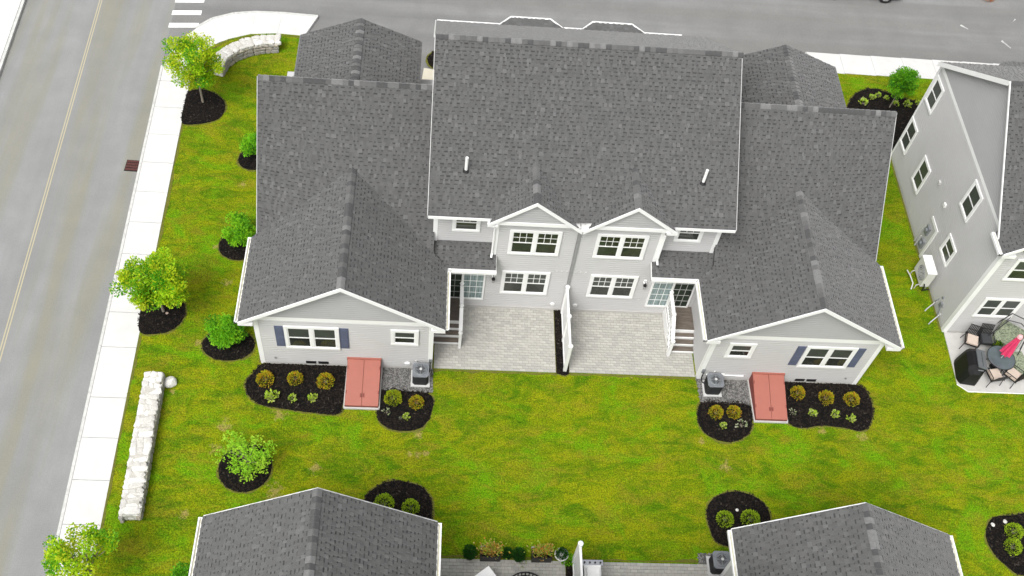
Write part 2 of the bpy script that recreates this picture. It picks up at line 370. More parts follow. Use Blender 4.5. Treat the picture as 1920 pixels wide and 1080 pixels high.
CAPM = {}
def ridge_caps(parent, a, b, n1, n2, start_from_a=True, step=.20):
    """overlapping bent cap shingles along a ridge from a to b; n1, n2: the slopes' downhill directions"""
    a, b = Vector(a), Vector(b); d = (b - a); L = d.length; d.normalize(); n1, n2 = Vector(n1).normalized(), Vector(n2).normalized()
    k = int(L / step)
    for i in range(k):
        tone = random.choice((0, 0, 0, 1, 3, 3, 4, 5, 5)); key = (round(n1.x, 3), round(n1.y, 3), round(n1.z, 3), round(n2.z, 3), round(d.x, 2), round(d.y, 2), tone)
        if key not in CAPM:
            m = MB(); w_ = .17; L0 = step + .05; up = Vector((0, 0, 1)); c = [n1 * w_, n1 * w_ * .12, n2 * w_ * .12, n2 * w_]
            lo = [x + up * .030 for x in c]; hi = [x + d * L0 + up * .058 for x in c]
            lb = [x - up * .03 for x in lo]; hb = [x - up * .05 for x in hi]
            m.add(lo + hi + lb + hb, [(0, 1, 5, 4), (1, 2, 6, 5), (2, 3, 7, 6), (4, 5, 13, 12), (5, 6, 14, 13), (6, 7, 15, 14), (0, 4, 12, 8), (3, 11, 15, 7), (0, 8, 9, 1), (1, 9, 10, 2), (2, 10, 11, 3)])
            CAPM[key] = m.mesh('ridge_shingle', ([CAP_DARK] + SH[1:] + [SH_LIGHT])[tone])
        p = a + d * (i * step)
        link('ridge_shingle', CAPM[key], parent, tuple(p))

def siding(mb, O, U, N, poly, e=.125, mi=0):
    """clapboards over poly (u along the wall, z up) in the vertical plane through O"""
    O, U, N = Vector(O), Vector(U), Vector(N); region = ccw(poly)
    zs = [p[1] for p in poly]; us = [p[0] for p in poly]; z = min(zs)
    while z < max(zs):
        for za, zb, ha, hb in ((z, z + e * .70, .026, .024), (z + e * .70, z + e, .024, .004)):
            p = clip([(min(us), za), (max(us), za), (max(us), zb), (min(us), zb)], region)
            if len(p) < 3: continue
            P = [O + U * a + Vector((0, 0, b)) + N * (ha + (hb - ha) * (b - za) / (zb - za)) for a, b in p]
            mb.add(P, [tuple(range(len(P)))], mi)
            if za == z:
                for i in range(len(p)):
                    a, b = p[i], p[(i + 1) % len(p)]
                    if abs(a[1] - z) < 1e-5 and abs(b[1] - z) < 1e-5:
                        mb.add([O + U * a[0] + Vector((0, 0, a[1])), O + U * b[0] + Vector((0, 0, b[1])), P[(i + 1) % len(p)], P[i]], [(0, 1, 2, 3)], mi)
        z += e

def window(parent, O, U, N, u0, u1, z0, z1, units=1, grid=False, panes=(None, None), trim=.10, shutters=(), label=None):
    """double-hung window unit(s) with trim, sashes, panes and grilles; returns the frame part"""
    O, U, N = Vector(O), Vector(U), Vector(N); Z = Vector((0, 0, 1))
    P = lambda u, z, h: O + U * u + Z * z + N * (h + .022)
    def bar(m, ua, ub, za, zb, h0, h1):
        vs = [P(u, z, h) for h in (h0, h1) for u, z in ((ua, za), (ub, za), (ub, zb), (ua, zb))]
        m.add(vs, [(0, 3, 2, 1), (4, 5, 6, 7), (0, 1, 5, 4), (1, 2, 6, 5), (2, 3, 7, 6), (3, 0, 4, 7)])
    f = MB(); t = trim
    bar(f, u0, u1, z1 - t, z1, .01, .06); bar(f, u0 + .0, u1, z0, z0 + t * .9, .01, .065)
    bar(f, u0, u0 + t, z0 + t * .9, z1 - t, .01, .058); bar(f, u1 - t, u1, z0 + t * .9, z1 - t, .01, .058)
    wu = (u1 - u0 - 2 * t) / units
    for k in range(1, units): bar(f, u0 + t + wu * k - t * .55, u0 + t + wu * k + t * .55, z0 + t * .9, z1 - t, .01, .055)
    F = f.build('window', WHITE, parent, label=label)
    for k in range(units):
        a = u0 + t + wu * k + (t * .55 if k > 0 else 0); b = u0 + t + wu * (k + 1) - (t * .55 if k < units - 1 else 0)
        za, zb = z0 + t * .9, z1 - t; zm = (za + zb) / 2
        s = MB(); e = .035
        bar(s, a, b, zm - .022, zm + .022, .012, .045)
        bar(s, a, a + e, za, zm - .022, .012, .038); bar(s, b - e, b, za, zm - .022, .012, .038)
        bar(s, a, a + e, zm + .022, zb, .012, .040); bar(s, b - e, b, zm + .022, zb, .012, .040)
        bar(s, a + e, b - e, za, za + e, .012, .038); bar(s, a + e, b - e, zb - e, zb, .012, .040)
        s.build('sash', WHITE, F)
        for j, (zl, zh) in enumerate(((za + e, zm - .022), (zm + .022, zb - e))):
            g = MB(); bar(g, a + e, b - e, zl, zh, .002, .026 + .003 * j); g.build('pane', panes[j] or GLASS, F)
        if grid:
            m = MB(); zl, zh = zm + .022, zb - e
            for q in (1, 2):
                uu = a + e + (b - a - 2 * e) * q / 3; bar(m, uu - .010, uu + .010, zl, zh, .030, .037)
            mid = (zl + zh) / 2; bar(m, a + e, b - e, mid - .010, mid + .010, .030, .0362); m.build('muntin', WHITE, F)
    return F

# ------------------------------------------------------------------ ground, roads, walks
BEDS = []        # outlines that keep grass blades away
def road_x(x0, y, k=-.026): return x0 + k * y
g = MB(); g.add([(-900, -900, -.17), (900, -900, -.17), (900, 900, -.17), (-900, 900, -.17)], [(0, 1, 2, 3)])
struct('ground', g, [SOIL])
r = MB(); ys = (-900, 900)
r.add([(-25.0 + 2.6, -100, -.130), (-17.45 + 2.6, -100, -.130), (-17.45 - 2.6, 100, -.130), (-25.0 - 2.6, 100, -.130)], [(0, 1, 2, 3)])
main_road = struct('main_road', r, ROADM)
r = MB(); r.add([(-17.9, 11.0, -.126), (90, 11.0, -.126), (90, 30, -.126), (-18.35, 30, -.126)], [(0, 1, 2, 3)])
side_street = struct('side_street', r, STREETM)
r = MB(); m_ = MB()
for y0, y1 in [(-60, 60)]:
    N_ = 120
    for i in range(N_):
        ya = y0 + (y1 - y0) * i / N_; yb = y0 + (y1 - y0) * (i + 1) / N_
        for off in (-.05, .05):
            wd = .024
            m_.add([(road_x(-21.08 + off - wd, ya), ya, -.125), (road_x(-21.08 + off + wd, ya), ya, -.125), (road_x(-21.08 + off + wd, yb), yb, -.125), (road_x(-21.08 + off - wd, yb), yb, -.125)], [(0, 1, 2, 3)])
m_.build('centre_line', YLINE, main_road)
for i in range(9):
    y = 18.17 + i * .89; b = MB(); b.add([(-18.16, y - .0, -.121), (-16.80, y + .12, -.121), (-16.80, y + .44, -.121), (-18.16, y + .32, -.121)], [(0, 1, 2, 3)])
    b.build('crosswalk_bar', WLINE, side_street)
for (x, y, a, L) in ((23.85, 20.7, -.85, .62), (21.9, 21.85, -.5, .45), (24.8, 22.6, .9, .5)):
    b = MB(); c, s_ = math.cos(a), math.sin(a)
    b.add([(x - c * L / 2, y - s_ * L / 2, -.121), (x + c * L / 2 + s_ * .05, y + s_ * L / 2 - .05, -.121), (x + c * L / 2, y + s_ * L / 2, -.121), (x - c * L / 2 + .10, y - s_ * L / 2 + .10, -.121)], [(0, 1, 2, 3)])
    b.build('paint_mark', mat('worn_road_paint', (.42, .42, .41), .85, .4, 6), side_street)

# lawns
INNER = [(-16.56, 15.6), (-16.38, 16.35), (-15.95, 16.95), (-15.22, 17.50), (-14.28, 17.92), (-13.06, 18.08), (-11.75, 18.02)]
lawn_main = [(-14.6, -60), (70, -60), (70, 17.6), (13.75, 17.66), (12.9, 15.0), (12.9, 12.2), (11.3, 11.6), (-11.2, 11.6)] + INNER[::-1] + [(-16.5, 13.5), (-16.02, -7.6)]
m_ = MB(); tri_src = [(x, y, 0) for x, y in lawn_main]
def sheet(name, poly, z, matr, skirt=.17, **k):
    from mathutils.geometry import tessellate_polygon
    vs = [Vector((x, y, z)) for x, y in poly]; t = tessellate_polygon([vs]); b = MB(); n = len(vs); b.add(vs, [tuple(q) if ((vs[q[1]] - vs[q[0]]).cross(vs[q[2]] - vs[q[0]])).z > 0 else tuple(q)[::-1] for q in t])
    if skirt: b.add(vs + [Vector((v.x, v.y, z - skirt)) for v in vs], [(i, i + n, (i + 1) % n + n, (i + 1) % n) for i in range(n)])
    return b.build(name, matr, **k)
sheet('lawn', lawn_main, 0, LAWN, kind='structure')
sheet('lawn', [(-60, -100), (-26.4 + 2.7, -100), (-26.9 - 2.3, 100), (-60, 100)], 0, LAWN, kind='structure')
sheet('lawn', [(-16.0, 32), (90, 32), (90, 90), (-16.0, 90)], 0, LAWN, kind='structure')

# sidewalks: slabs are parts
walk = link('sidewalk', None, kind='structure')
def wl(y): return -17.47 - .026 * y
def wr(y): return -16.20 - .024 * y
m_ = MB(); ysj = list(np.arange(-26.0, 15.4, 1.62)) + [15.5]
ysj[16] = 0.44; ysj[17] = 2.0
for i in range(len(ysj) - 1):
    a, b = ysj[i], ysj[i + 1]; q = MB(); e = .011
    q.prism([(wl(a), a + e), (wr(a), a + e), (wr(b), b - e), (wl(b), b - e)], -.16, .012 + random.uniform(-.002, .002)); q.build('slab', CONC, walk)
OUT = [(wl(15.5), 15.52), (-17.75, 16.3), (-17.45, 17.2), (-16.80, 18.12), (-16.16, 18.80), (-15.22, 19.25), (-14.23, 19.44), (-12.97, 19.48), (-11.28, 19.41)]
INN = [(-16.57, 15.52), (-16.50, 15.9), (-16.38, 16.35), (-15.95, 16.95), (-15.6, 17.25), (-15.22, 17.50), (-14.28, 17.92), (-13.06, 18.08), (-11.78, 18.02)]
for i in range(len(OUT) - 1):
    q = MB(); c = [OUT[i], INN[i], INN[i + 1], OUT[i + 1]]; cx, cy = sum(p[0] for p in c) / 4, sum(p[1] for p in c) / 4
    q.prism([(p[0] + (cx - p[0]) * .004, p[1] + (cy - p[1]) * .004) for p in c][::-1], -.16, .012); q.build('slab', CONC, walk)
xs = [12.86, 14.6, 16.2, 17.8, 19.4, 21, 22.6, 24.2, 25.8, 27.4]
for i in range(len(xs) - 1):
    q = MB(); a, b = xs[i] + .006, xs[i + 1] - .006; al = 13.75 if i == 0 else a
    q.prism([(al, 17.68), (b, 17.64), (b, 19.03), (a, 19.06)], -.16, .012); q.build('slab', CONC, walk)
# far-side walk and kerbs
fw = link('far_sidewalk', None, kind='structure')
for i in range(16):
    a = -2 + i * 1.8; q = MB(); q.prism([(-26.6 - .026 * a, a + .006), (-24.62 - .026 * a, a + .006), (-24.62 - .026 * (a + 1.8), a + 1.794), (-26.6 - .026 * (a + 1.8), a + 1.794)], -.16, .012); q.build('slab', CONC, fw)
kb = link('kerb', None, kind='structure')
for i in range(17):
    a = -17.5 + i * 2.0; b = min(a + 1.985, 15.5); q = MB(); q.prism([(wl(a) - .12, a), (wl(a) - .014, a), (wl(b) - .014, b), (wl(b) - .12, b)], -.16, .010); q.build('kerb_stone', CURB, kb)
for i in range(14):
    a = -4 + i * 2.2; b = a + 2.185; q = MB(); q.prism([(-24.60 - .026 * a, a), (-24.47 - .026 * a, a), (-24.47 - .026 * b, b), (-24.60 - .026 * b, b)], -.16, .010); q.build('kerb_stone', CURB, kb)
for c in [OUT]:
    for i in range(3, len(c) - 1):
        p, q_ = Vector((*c[i], 0)), Vector((*c[i + 1], 0)); n_ = Vector((-(q_ - p).y, (q_ - p).x, 0)).normalized()
        q = MB(); q.prism([(p.x + n_.x * .012, p.y + n_.y * .012), (q_.x + n_.x * .012, q_.y + n_.y * .012), (q_.x + n_.x * .13, q_.y + n_.y * .13), (p.x + n_.x * .13, p.y + n_.y * .13)], -.16, .008); q.build('kerb_stone', CURB, kb)
q = MB(); q.prism([(-6.2, 14.6), (-4.9, 14.6), (-4.9, 16.2), (-6.05, 16.35)], -.16, -.02)
struct('front_walkway', q, WALKC)
q = MB(); q.prism([(12.9, 11.6), (13.2, 11.6), (14.2, 17.6), (13.75, 17.6)], -.16, -.02)

# storm drain
dr = thing('storm_drain', 'rusty iron drain grate in the road beside the kerb', 'drain grate', (-18.12, 9.5, -.126), -.03)
q = MB(); q.bbox((-.30, -.31, .0), (.30, .31, .012)); q.build('frame', BLACK, dr)
for j in range(4):
    q = MB(); y = -.22 + j * .15
    q.bbox((-.27, y - .045, .013), (.27, y + .045, .035)); q.build('bar', RUST, dr)
q = MB()
for i in range(7): q.bbox((-.25 + i * .083 - .012, -.28, .014), (-.25 + i * .083 + .012, .28, .029))
q.build('cross_bar', RUST, dr)

# ------------------------------------------------------------------ patios
def patio(name, x0, x1, y0, y1, cx, cy, band=True):
    root = link(name, None, kind='structure')
    b = MB(); b.bbox((x0, y0, -.1), (x1, y1, .012)); b.build('joint_sand', PAVJ, root)
    L, W = .235, .118; cells = []
    y = y0; r_ = 0
    while y < y1 - .02:
        h = min(W, y1 - y); x = x0 - (L / 2 if r_ % 2 else 0)
        while x < x1 - .01:
            a, c = max(x, x0), min(x + L, x1)
            if c - a > .03: cells.append((a, c, y, y + h))
            x += L
        y += W; r_ += 1
    cells.sort(key=lambda c: (CAM - Vector((c[0], c[2], 0))).length)
    rest = MB(); meshes = {}; n = 0
    for (a, c, ya, yb) in cells:
        t = random.randrange(4); z = .026 + random.uniform(-.003, .003); e = .006
        if n < 300 and c - a > L - .001 and yb - ya > W - .001:
            if t not in meshes:
                q = MB(); q.bbox((e, e, -.02), (L - e, W - e, 0)); meshes[t] = q.mesh('paver', PAV[t])
            link('paver', meshes[t], root, (a, ya, z)); n += 1
        else: rest.bbox((a + e, ya + e, 0), (c - e, yb - e, z), t)
    rest.build('paver_field', PAV, root, kind='stuff')
    BEDS.append([(x0 - .03, y0 - .03), (x1 + .03, y0 - .03), (x1 + .03, y1), (x0 - .03, y1)])
    return root
patio('patio', -5.06, -.36, .02, 2.93, 0, 0)
patio('patio', .16, 5.10, .05, 2.93, 0, 0)
patio('patio', -4.62, -.30, -10.3, -7.46, 0, 0)
patio('patio', .20, 4.98, -10.3, -7.47, 0, 0)
q = MB(); q.prism([(15.72, .15), (16.10, -.16), (25, -.16), (25, 2.6), (15.80, 2.6)], -.1, .03)
struct('concrete_patio', q, CONC2); BEDS.append([(15.68, .1), (16.08, -.2), (25, -.2), (25, 2.7), (15.76, 2.7)])
q = MB(); q.prism([(15.70, .15), (16.09, -.19), (25, -.19), (25, -.16), (16.10, -.163), (15.73, .16)], -.1, .028); 
struct('concrete_border', q, WHITE)

# ------------------------------------------------------------------ buildings
def gutter(parent, a, b, side):
    """open channel gutter from a to b hung on the eave; side: outward horizontal unit vector"""
    a, b, S = Vector(a), Vector(b), Vector(side); Z = Vector((0, 0, 1)); m = MB(); w_, h = .13, .12
    def bar(s0, s1, z0, z1, mi):
        vs = [p + S * s + Z * z for p in (a, b) for s, z in ((s0, z0), (s1, z0), (s1, z1), (s0, z1))]
        m.add(vs, [(0, 1, 2, 3), (4, 7, 6, 5), (0, 4, 5, 1), (1, 5, 6, 2), (2, 6, 7, 3), (3, 7, 4, 0)], mi)
    bar(0, w_, -h, -h + .055, 1); bar(w_ - .036, w_ + .004, -h + .0, .0, 0); bar(-.004, .03, -h + .001, -.004, 0)
    d = (b - a).normalized()
    for p, s in ((a, 1), (b, -1)):
        vs = [p + d * (s * k) + S * q_ + Z * z for k in (0, .02) for q_, z in ((-.003, -h - .002), (w_ + .006, -h - .002), (w_ + .006, .002), (-.003, .002))]
        m.add(vs, [(0, 1, 2, 3), (4, 7, 6, 5), (0, 4, 5, 1), (1, 5, 6, 2), (2, 6, 7, 3), (3, 7, 4, 0)], 0)
    m.build('gutter', [WHITE, GUTTER], parent)
def board(parent, name, a, b, wd, th, N, matr=WHITE, down=True):
    """plank from a to b, hanging wd below the line, th thick outwards along N"""
    a, b, N = Vector(a), Vector(b), Vector(N); Z = Vector((0, 0, 1)); m = MB()
    vs = [p + N * n + Z * z for p in (a, b) for n, z in ((0, 0), (th, 0), (th, -wd), (0, -wd))]
    m.add(vs, [(0, 1, 2, 3), (4, 7, 6, 5), (0, 4, 5, 1), (1, 5, 6, 2), (2, 6, 7, 3), (3, 7, 4, 0)]); return m.build(name, matr, parent)
def post(parent, name, x, y, z0, z1, w_, matr=WHITE):
    m = MB(); m.bbox((x - w_ / 2, y - w_ / 2, z0), (x + w_ / 2, y + w_ / 2, z1)); return m.build(name, matr, parent)

WW, PI_, E1, YF, GX, RG, YV, R1, YR = 11.95, 4.72, 3.35, -.37, 8.30, 5.68, 4.99, 7.70, 7.25
YL, YO, WRK = 2.34, 3.35, 11.75
def wing(house, R, s, full=True):
    """one-storey wing on side s (-1 left, +1 right)"""
    X = lambda x: s * x
    # gable roof towards the garden
    yb = YV if full else 6.2
    for (xe, ye) in ((WW, YO), (PI_, YL)):
        if full: R.plane([(X(xe), YF, E1), (X(GX), YF, RG), (X(GX), YV + .0, RG), (X(xe), ye, E1)])
        else: R.plane([(X(xe), YF, E1), (X(GX), YF, RG), (X(GX), yb, RG), (X(xe), yb, E1)])
    k = (RG - E1) / (WW - GX)
    ridge_caps(house, (X(GX), YF, RG), (X(GX), yb, RG), (1, 0, -k), (-1, 0, -k))
    if full:
        # upper roof, ruled between ridge and eave
        def fm(u, v, h):
            sfrac = 1 - v / 6.5; y3 = YL + (YO - YL) * max(0, u - GX) / (WRK - GX)
            p = Vector((X(u), YR - sfrac * (YR - y3), R1 - sfrac * (R1 - E1))); return p + Vector((0, -.69, .72)) * h
        shingle_surface(R.mb, [(5.25, 0), (WRK, 0), (WRK, 6.5), (5.25, 6.5)], fm)
        d = R.deck; 
        for ua, ub in ((5.25, GX), (GX, WRK)):
            for i in range(6):
                a = ua + (ub - ua) * i / 6; b = ua + (ub - ua) * (i + 1) / 6
                d.slab([fm(a, 0, -.07), fm(b, 0, -.07), fm(b, 6.5, -.07), fm(a, 6.5, -.07)] if s > 0 else [fm(b, 0, -.07), fm(a, 0, -.07), fm(a, 6.5, -.07), fm(b, 6.5, -.07)], (0, -.69, .72), .1)
        R.plane([(X(WRK), YR, R1), (X(5.25), YR, R1), (X(5.25), 11.4, 3.0), (X(WRK), 11.4, 3.0)], single=False, plain=True)
        ridge_caps(house, (X(5.3), YR, R1), (X(WRK), YR, R1), (0, 1, -.72), (0, -1, -.95))
        # porch roof over the sliding door
        R.plane([(X(2.80), YL, E1), (X(5.28), YL, E1), (X(5.28), 3.36, 3.72), (X(3.06), 3.36, 3.72), (X(3.06), 2.93, 3.562), (X(2.80), 2.93, 3.562)], single=False) if False else None
        R.plane([(X(3.06), YL, E1), (X(5.28), YL, E1), (X(5.28), 3.36, 3.72), (X(3.06), 3.36, 3.72)], single=False)
        R.plane([(X(2.93), YL, E1), (X(3.06), YL, E1), (X(3.06), 2.90, 3.553), (X(2.93), 2.90, 3.553)], single=False)
        m = MB(); m.add([(X(5.27), YL, E1 - .1), (X(5.27), 3.36, 3.6), (X(5.27), 3.36, 4.3)], [(0, 1, 2)]); m.build('step_flashing', SH[1], house)
        gutter(house, (X(PI_ - .02), YL - .005, E1 - .01), (X(2.90), YL - .005, E1 - .01), (0, -1, 0))
        board(house, 'rake_board', (X(2.93), YL, E1 - .02), (X(2.93), 2.90, 3.53), .14, .02, (-s, 0, 0))
        board(house, 'rake_board', (X(WRK + .012), YO, E1), (X(WRK + .012), YR, R1), .16, .02, (s, 0, 0), LGREY)
    ge = YO if full else yb
    gutter(house, (X(WW), YF + .02, E1 - .01), (X(WW), ge, E1 - .01), (s, 0, 0))
    gutter(house, (X(PI_), YF + .02, E1 - .01), (X(PI_), YL if full else yb, E1 - .01), (-s, 0, 0))
    # gable trim
    k2 = (E1 - RG)
    for xe in (WW, PI_):
        board(house, 'rake_board', (X(xe), YF - .02, E1 + (.03 if full else -.05)), (X(GX), YF - .02, RG + (.03 if full else -.05)), .17, .035, (0, -1, 0))
        board(house, 'soffit', (X(xe), YF, E1 - .04), (X(GX), YF, RG - .04), .03, .36, (0, 1, 0))
    # walls
    wl_ = MB(); back = 11.4 if full else 6.0
    wl_.add([(X(x), y, z) for x, y, z in [(5.15, 0, 0), (11.5, 0, 0), (11.5, 0, 3.2), (8.3, 0, 5.35), (5.15, 0, 3.4), (11.5, back, 0), (11.5, back, 3.2), (5.15, 2.95 if full else back, 0), (5.15, 2.95 if full else back, 3.3)]],
            [(0, 1, 2, 3, 4), (1, 5, 6, 2), (0, 4, 8, 7)]); wl_.build('wall', SIDING, house)
    sd_ = MB()
    siding(sd_, (0, -.004, 0), (1, 0, 0), (0, -1, 0), [(X(5.25), .12), (X(11.42), .12), (X(11.42), 3.0), (X(5.25), 3.0)])
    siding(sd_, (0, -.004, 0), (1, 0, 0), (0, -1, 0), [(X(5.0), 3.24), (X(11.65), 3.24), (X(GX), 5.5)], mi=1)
    siding(sd_, (X(11.504), 0, 0), (0, 1, 0), (s, 0, 0), [(0.1, .12), (back, .12), (back, 3.25), (.1, 3.25)])
    siding(sd_, (X(5.146), 0, 0), (0, 1, 0), (-s, 0, 0), [(0.1, .12), (2.9 if full else back, .12), (2.9 if full else back, 3.3), (.1, 3.3)])
    sd_.build('siding', [SIDING, SIDING2], house)
    m = MB(); m.bbox((X(5.1), -.025, 3.0), (X(11.55), .01, 3.24)); m.build('frieze_board', WHITE, house)
    for x, ss in ((11.5, 1), (5.15, -1)):
        m = MB(); m.bbox((X(x - ss * .14), -.035, .02), (X(x + ss * .03), .0, 3.0)); m.bbox((X(x + ss * .001), .002, .02), (X(x + ss * .03), .13, 3.0)); m.build('corner_board', WHITE, house)
    for x, ss in ((WW, -1), (PI_, 1)):     # boxed eave returns
        m = MB(); m.prism([(X(x), YF - .02), (X(x + ss * .50), YF - .02), (X(x + ss * .50), .0), (X(x), .0)], E1 - .20, E1 - .06); m.build('eave_return', WHITE, house)
    m = MB(); m.bbox((X(5.12), -.03, -.1), (X(11.53), .02, .13)); m.build('foundation', CONC2, house)

def main_block(house, R, x0, x1, bays, full=True, ye=2.74, E2=5.9, yr=8.05, R2=9.40, yfe=12.84, ov=.23):
    R.plane([(x0 - ov, ye, E2), (x1 + ov, ye, E2), (x1 + ov, yr, R2), (x0 - ov, yr, R2)], single=False)
    o, u, v, n = R.plane([(x0 - ov, yfe, E2), (x1 + ov, yfe, E2), (x1 + ov, yr, R2), (x0 - ov, yr, R2)], single=False, plain=True)
    ridge_caps(house, (x0 - ov, yr, R2), (x1 + ov, yr, R2), (0, 1, -.72), (0, -1, -.66))

main = thing('duplex_house', 'large grey two-storey duplex with lower gabled wings, filling the middle of the photo', 'house')
R = Roof(main)
for s in (-1, 1): wing(main, R, s)
main_block(main, R, -5.27, 5.27, True)
# front eave bays seen over the ridge
for c in (-1.66, 1.74):
    R.plane([(c - 1.28, 12.82, 5.93), (c - .82, 13.38, 5.86), (c + .82, 13.38, 5.86), (c + 1.28, 12.82, 5.93)], single=False, plain=True)
    for a, b in (((c - 1.28, 12.86, 5.9), (c - .82, 13.40, 5.86)), ((c - .82, 13.40, 5.86), (c + .82, 13.40, 5.86)), ((c + .82, 13.40, 5.86), (c + 1.28, 12.86, 5.9))):
        m = MB(); m.tube([a, b], .045, 6); m.build('gutter', WHITE, main)
for a, b in ((-5.5, -2.92), (-.32, .42), (3.02, 4.6)):
    m = MB(); m.tube([(a, 12.87, 5.9), (b, 12.87, 5.9)], .04, 6); m.build('gutter', WHITE, main)
# bay gables on the garden side
EB, RB, YB = 5.62, 7.03, 2.58
for s in (-1, 1):
    X = lambda x: s * x
    zo = EB + .12
    R.plane([(X(1.77), YB, RB), (X(1.77), 4.45, RB), (X(.18), YB, EB + .15), ], single=False)
    kk = (RB - (EB + .15)) / 1.59; ze = RB - kk * (3.36 - 1.77)
    R.plane([(X(1.77), YB, RB), (X(1.77), 4.45, RB), (X(3.24), 2.74, RB - kk * 1.47), (X(3.36), YB, ze)], single=False)
    ridge_caps(main, (X(1.77), YB, RB), (X(1.77), 4.40, RB), (1, 0, -kk), (-1, 0, -kk))
    board(main, 'rake_board', (X(3.40), YB - .02, ze + .02), (X(1.77), YB - .02, RB + .04), .16, .035, (0, -1, 0))
    board(main, 'rake_board', (X(0.02), YB - .02, EB + .02), (X(1.77), YB - .02, RB + .04), .16, .035, (0, -1, 0))
    board(main, 'soffit', (X(3.36), YB, ze - .05), (X(1.77), YB, RB - .05), .03, .36, (0, 1, 0))
    board(main, 'soffit', (X(0.02), YB, EB - .05), (X(1.77), YB, RB - .05), .03, .36, (0, 1, 0))
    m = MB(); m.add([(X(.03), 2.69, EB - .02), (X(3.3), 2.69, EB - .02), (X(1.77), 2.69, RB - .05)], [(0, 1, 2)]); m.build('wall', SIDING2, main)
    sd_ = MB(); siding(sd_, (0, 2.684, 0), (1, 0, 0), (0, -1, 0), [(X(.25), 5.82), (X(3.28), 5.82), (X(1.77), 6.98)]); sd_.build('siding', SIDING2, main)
    m = MB(); m.bbox((X(.22), 2.635, 5.69), (X(3.16), 2.68, 5.84)); m.bbox((X(.1), 2.64, 5.655), (X(3.2), 2.95, 5.685)); m.build('frieze_board', WHITE, main)
    m = MB(); m.bbox((X(3.02), YB - .02, ze - .16), (X(3.40), 2.95, ze - .05)); m.build('eave_return', WHITE, main)
    # bay walls, corner boards, siding
    m = MB(); m.bbox((X(.0), 2.95, 0), (X(3.05), 3.4, 5.65)); m.build('wall', SIDING, main)
    m = MB(); m.bbox((X(3.05), 2.951, 0), (X(5.14), 3.4, 3.45)); m.build('wall', SIDING, main)
    m = MB(); m.bbox((X(3.0), 3.36, 3.3), (X(5.27), 3.8, 5.85)); m.build('wall', SIDING, main)
    sd_ = MB(); siding(sd_, (0, 2.946, 0), (1, 0, 0), (0, -1, 0), [(X(.07), .14), (X(2.97), .14), (X(2.97), 5.38), (X(.07), 5.38)])
    siding(sd_, (0, 2.946, 0), (1, 0, 0), (0, -1, 0), [(X(2.97), .14), (X(5.14), .14), (X(5.14), 3.3), (X(2.97), 3.3)])
    siding(sd_, (0, 3.355, 0), (1, 0, 0), (0, -1, 0), [(X(3.06), 3.74), (X(5.16), 3.74), (X(5.16), 5.7), (X(3.06), 5.7)])
    siding(sd_, (X(5.275), 0, 0), (0, 1, 0), (s, 0, 0), [(3.4, 4.0), (12.5, 4.0), (12.5, 5.7), (8.05, 9.1), (3.4, 5.95)])
    sd_.build('siding', SIDING, main)
    m = MB(); m.bbox((X(2.94), 2.90, 3.40), (X(3.08), 2.945, 5.36)); m.bbox((X(3.052), 2.946, 3.5), (X(3.08), 3.34, 5.4)); m.build('corner_board', WHITE, main)
    m = MB(); m.bbox((X(5.14), 3.315, 3.70), (X(5.30), 3.352, 5.72)); m.build('corner_board', WHITE, main)
    m = MB(); m.tube([(X(3.10), 2.86, 5.2), (X(3.10), 2.86, 3.72), (X(3.12), 2.72, 3.60)], .04, 8); m.build('downspout', WHITE, main)
    m = MB(); m.tube([(X(3.12), 2.725, 3.602), (X(3.125), 2.66, 3.57)], .034, 8); m.build('downspout_outlet', BLACK, main)
    gutter(main, (X(5.48), 2.735, 5.88), (X(3.36), 2.735, 5.88), (0, -1, 0)) if False else board(main, 'fascia', (X(5.50), 2.72, 5.89), (X(3.30), 2.72, 5.89), .13, .025, (0, -1, 0))
    m = MB(); m.bbox((X(3.3), 2.74, 5.74), (X(5.5), 3.36, 5.77)); m.build('soffit', WHITE, main)
    board(main, 'rake_board', (X(5.512), 2.74, 5.9), (X(5.512), 8.05, 9.4), .14, .02, (s, 0, 0), LGREY)
    if s < 0: board(main, 'rake_board', (X(5.53), 8.10, 9.38), (X(5.53), 12.86, 5.92), .14, .04, (s, 0, 0))
    m = MB(); m.bbox((X(.0), 2.90, -.1), (X(5.14), 2.96, .16)); m.build('foundation', CONC2, main)
    # garage block towards the street
    gx, wq, rq, eq, yq = 8.42, 2.37, 7.0, 6.0, 11.42
    for q_ in (-1, 1):
        R.plane([(X(gx), 7.7, rq), (X(gx), yq, rq), (X(gx + q_ * wq), yq, eq), (X(gx + q_ * wq), 7.7, eq)], single=False)
    ridge_caps(main, (X(gx), yq, rq), (X(gx), 7.7, rq), (1, 0, -.42), (-1, 0, -.42))
    m = MB(); m.bbox((X(gx - wq + .15), 8.6, 0), (X(gx + wq - .15), yq - .2, 5.95)); m.build('wall', SIDING, main)
    m = MB(); m.tube([(X(gx + wq + .02), 7.9, eq - .03), (X(gx + wq + .02), yq, eq - .03)], .025, 6); m.build('drip_edge', MGREY, main)
    m = MB(); m.bbox((X(5.3), 7.6, 0), (X(11.4), 11.0, 4.4)); m.build('wall', SIDING, main)
# gable ends and upper walls of the main block
m = MB(); m.add([(x, y, z) for x in (-5.27, 5.27) for y, z in ((3.4, 0), (12.5, 0), (12.5, 5.95), (8.05, 9.2), (3.4, 6.1))], [(0, 1, 2, 3, 4), (5, 9, 8, 7, 6), (1, 6, 7, 2)]); m.build('wall', SIDING, main)
R.finish(main)
m = MB(); m.bbox((-.06, 2.885, .16), (.06, 2.935, 5.45)); m.build('party_wall_strip', mat('grey_joint_strip', (.26, .26, .26), .6), main)
m = MB(); m.bbox((-.16, 2.60, 5.50), (.16, 2.95, 5.56)); m.build('eave_return', WHITE, main)

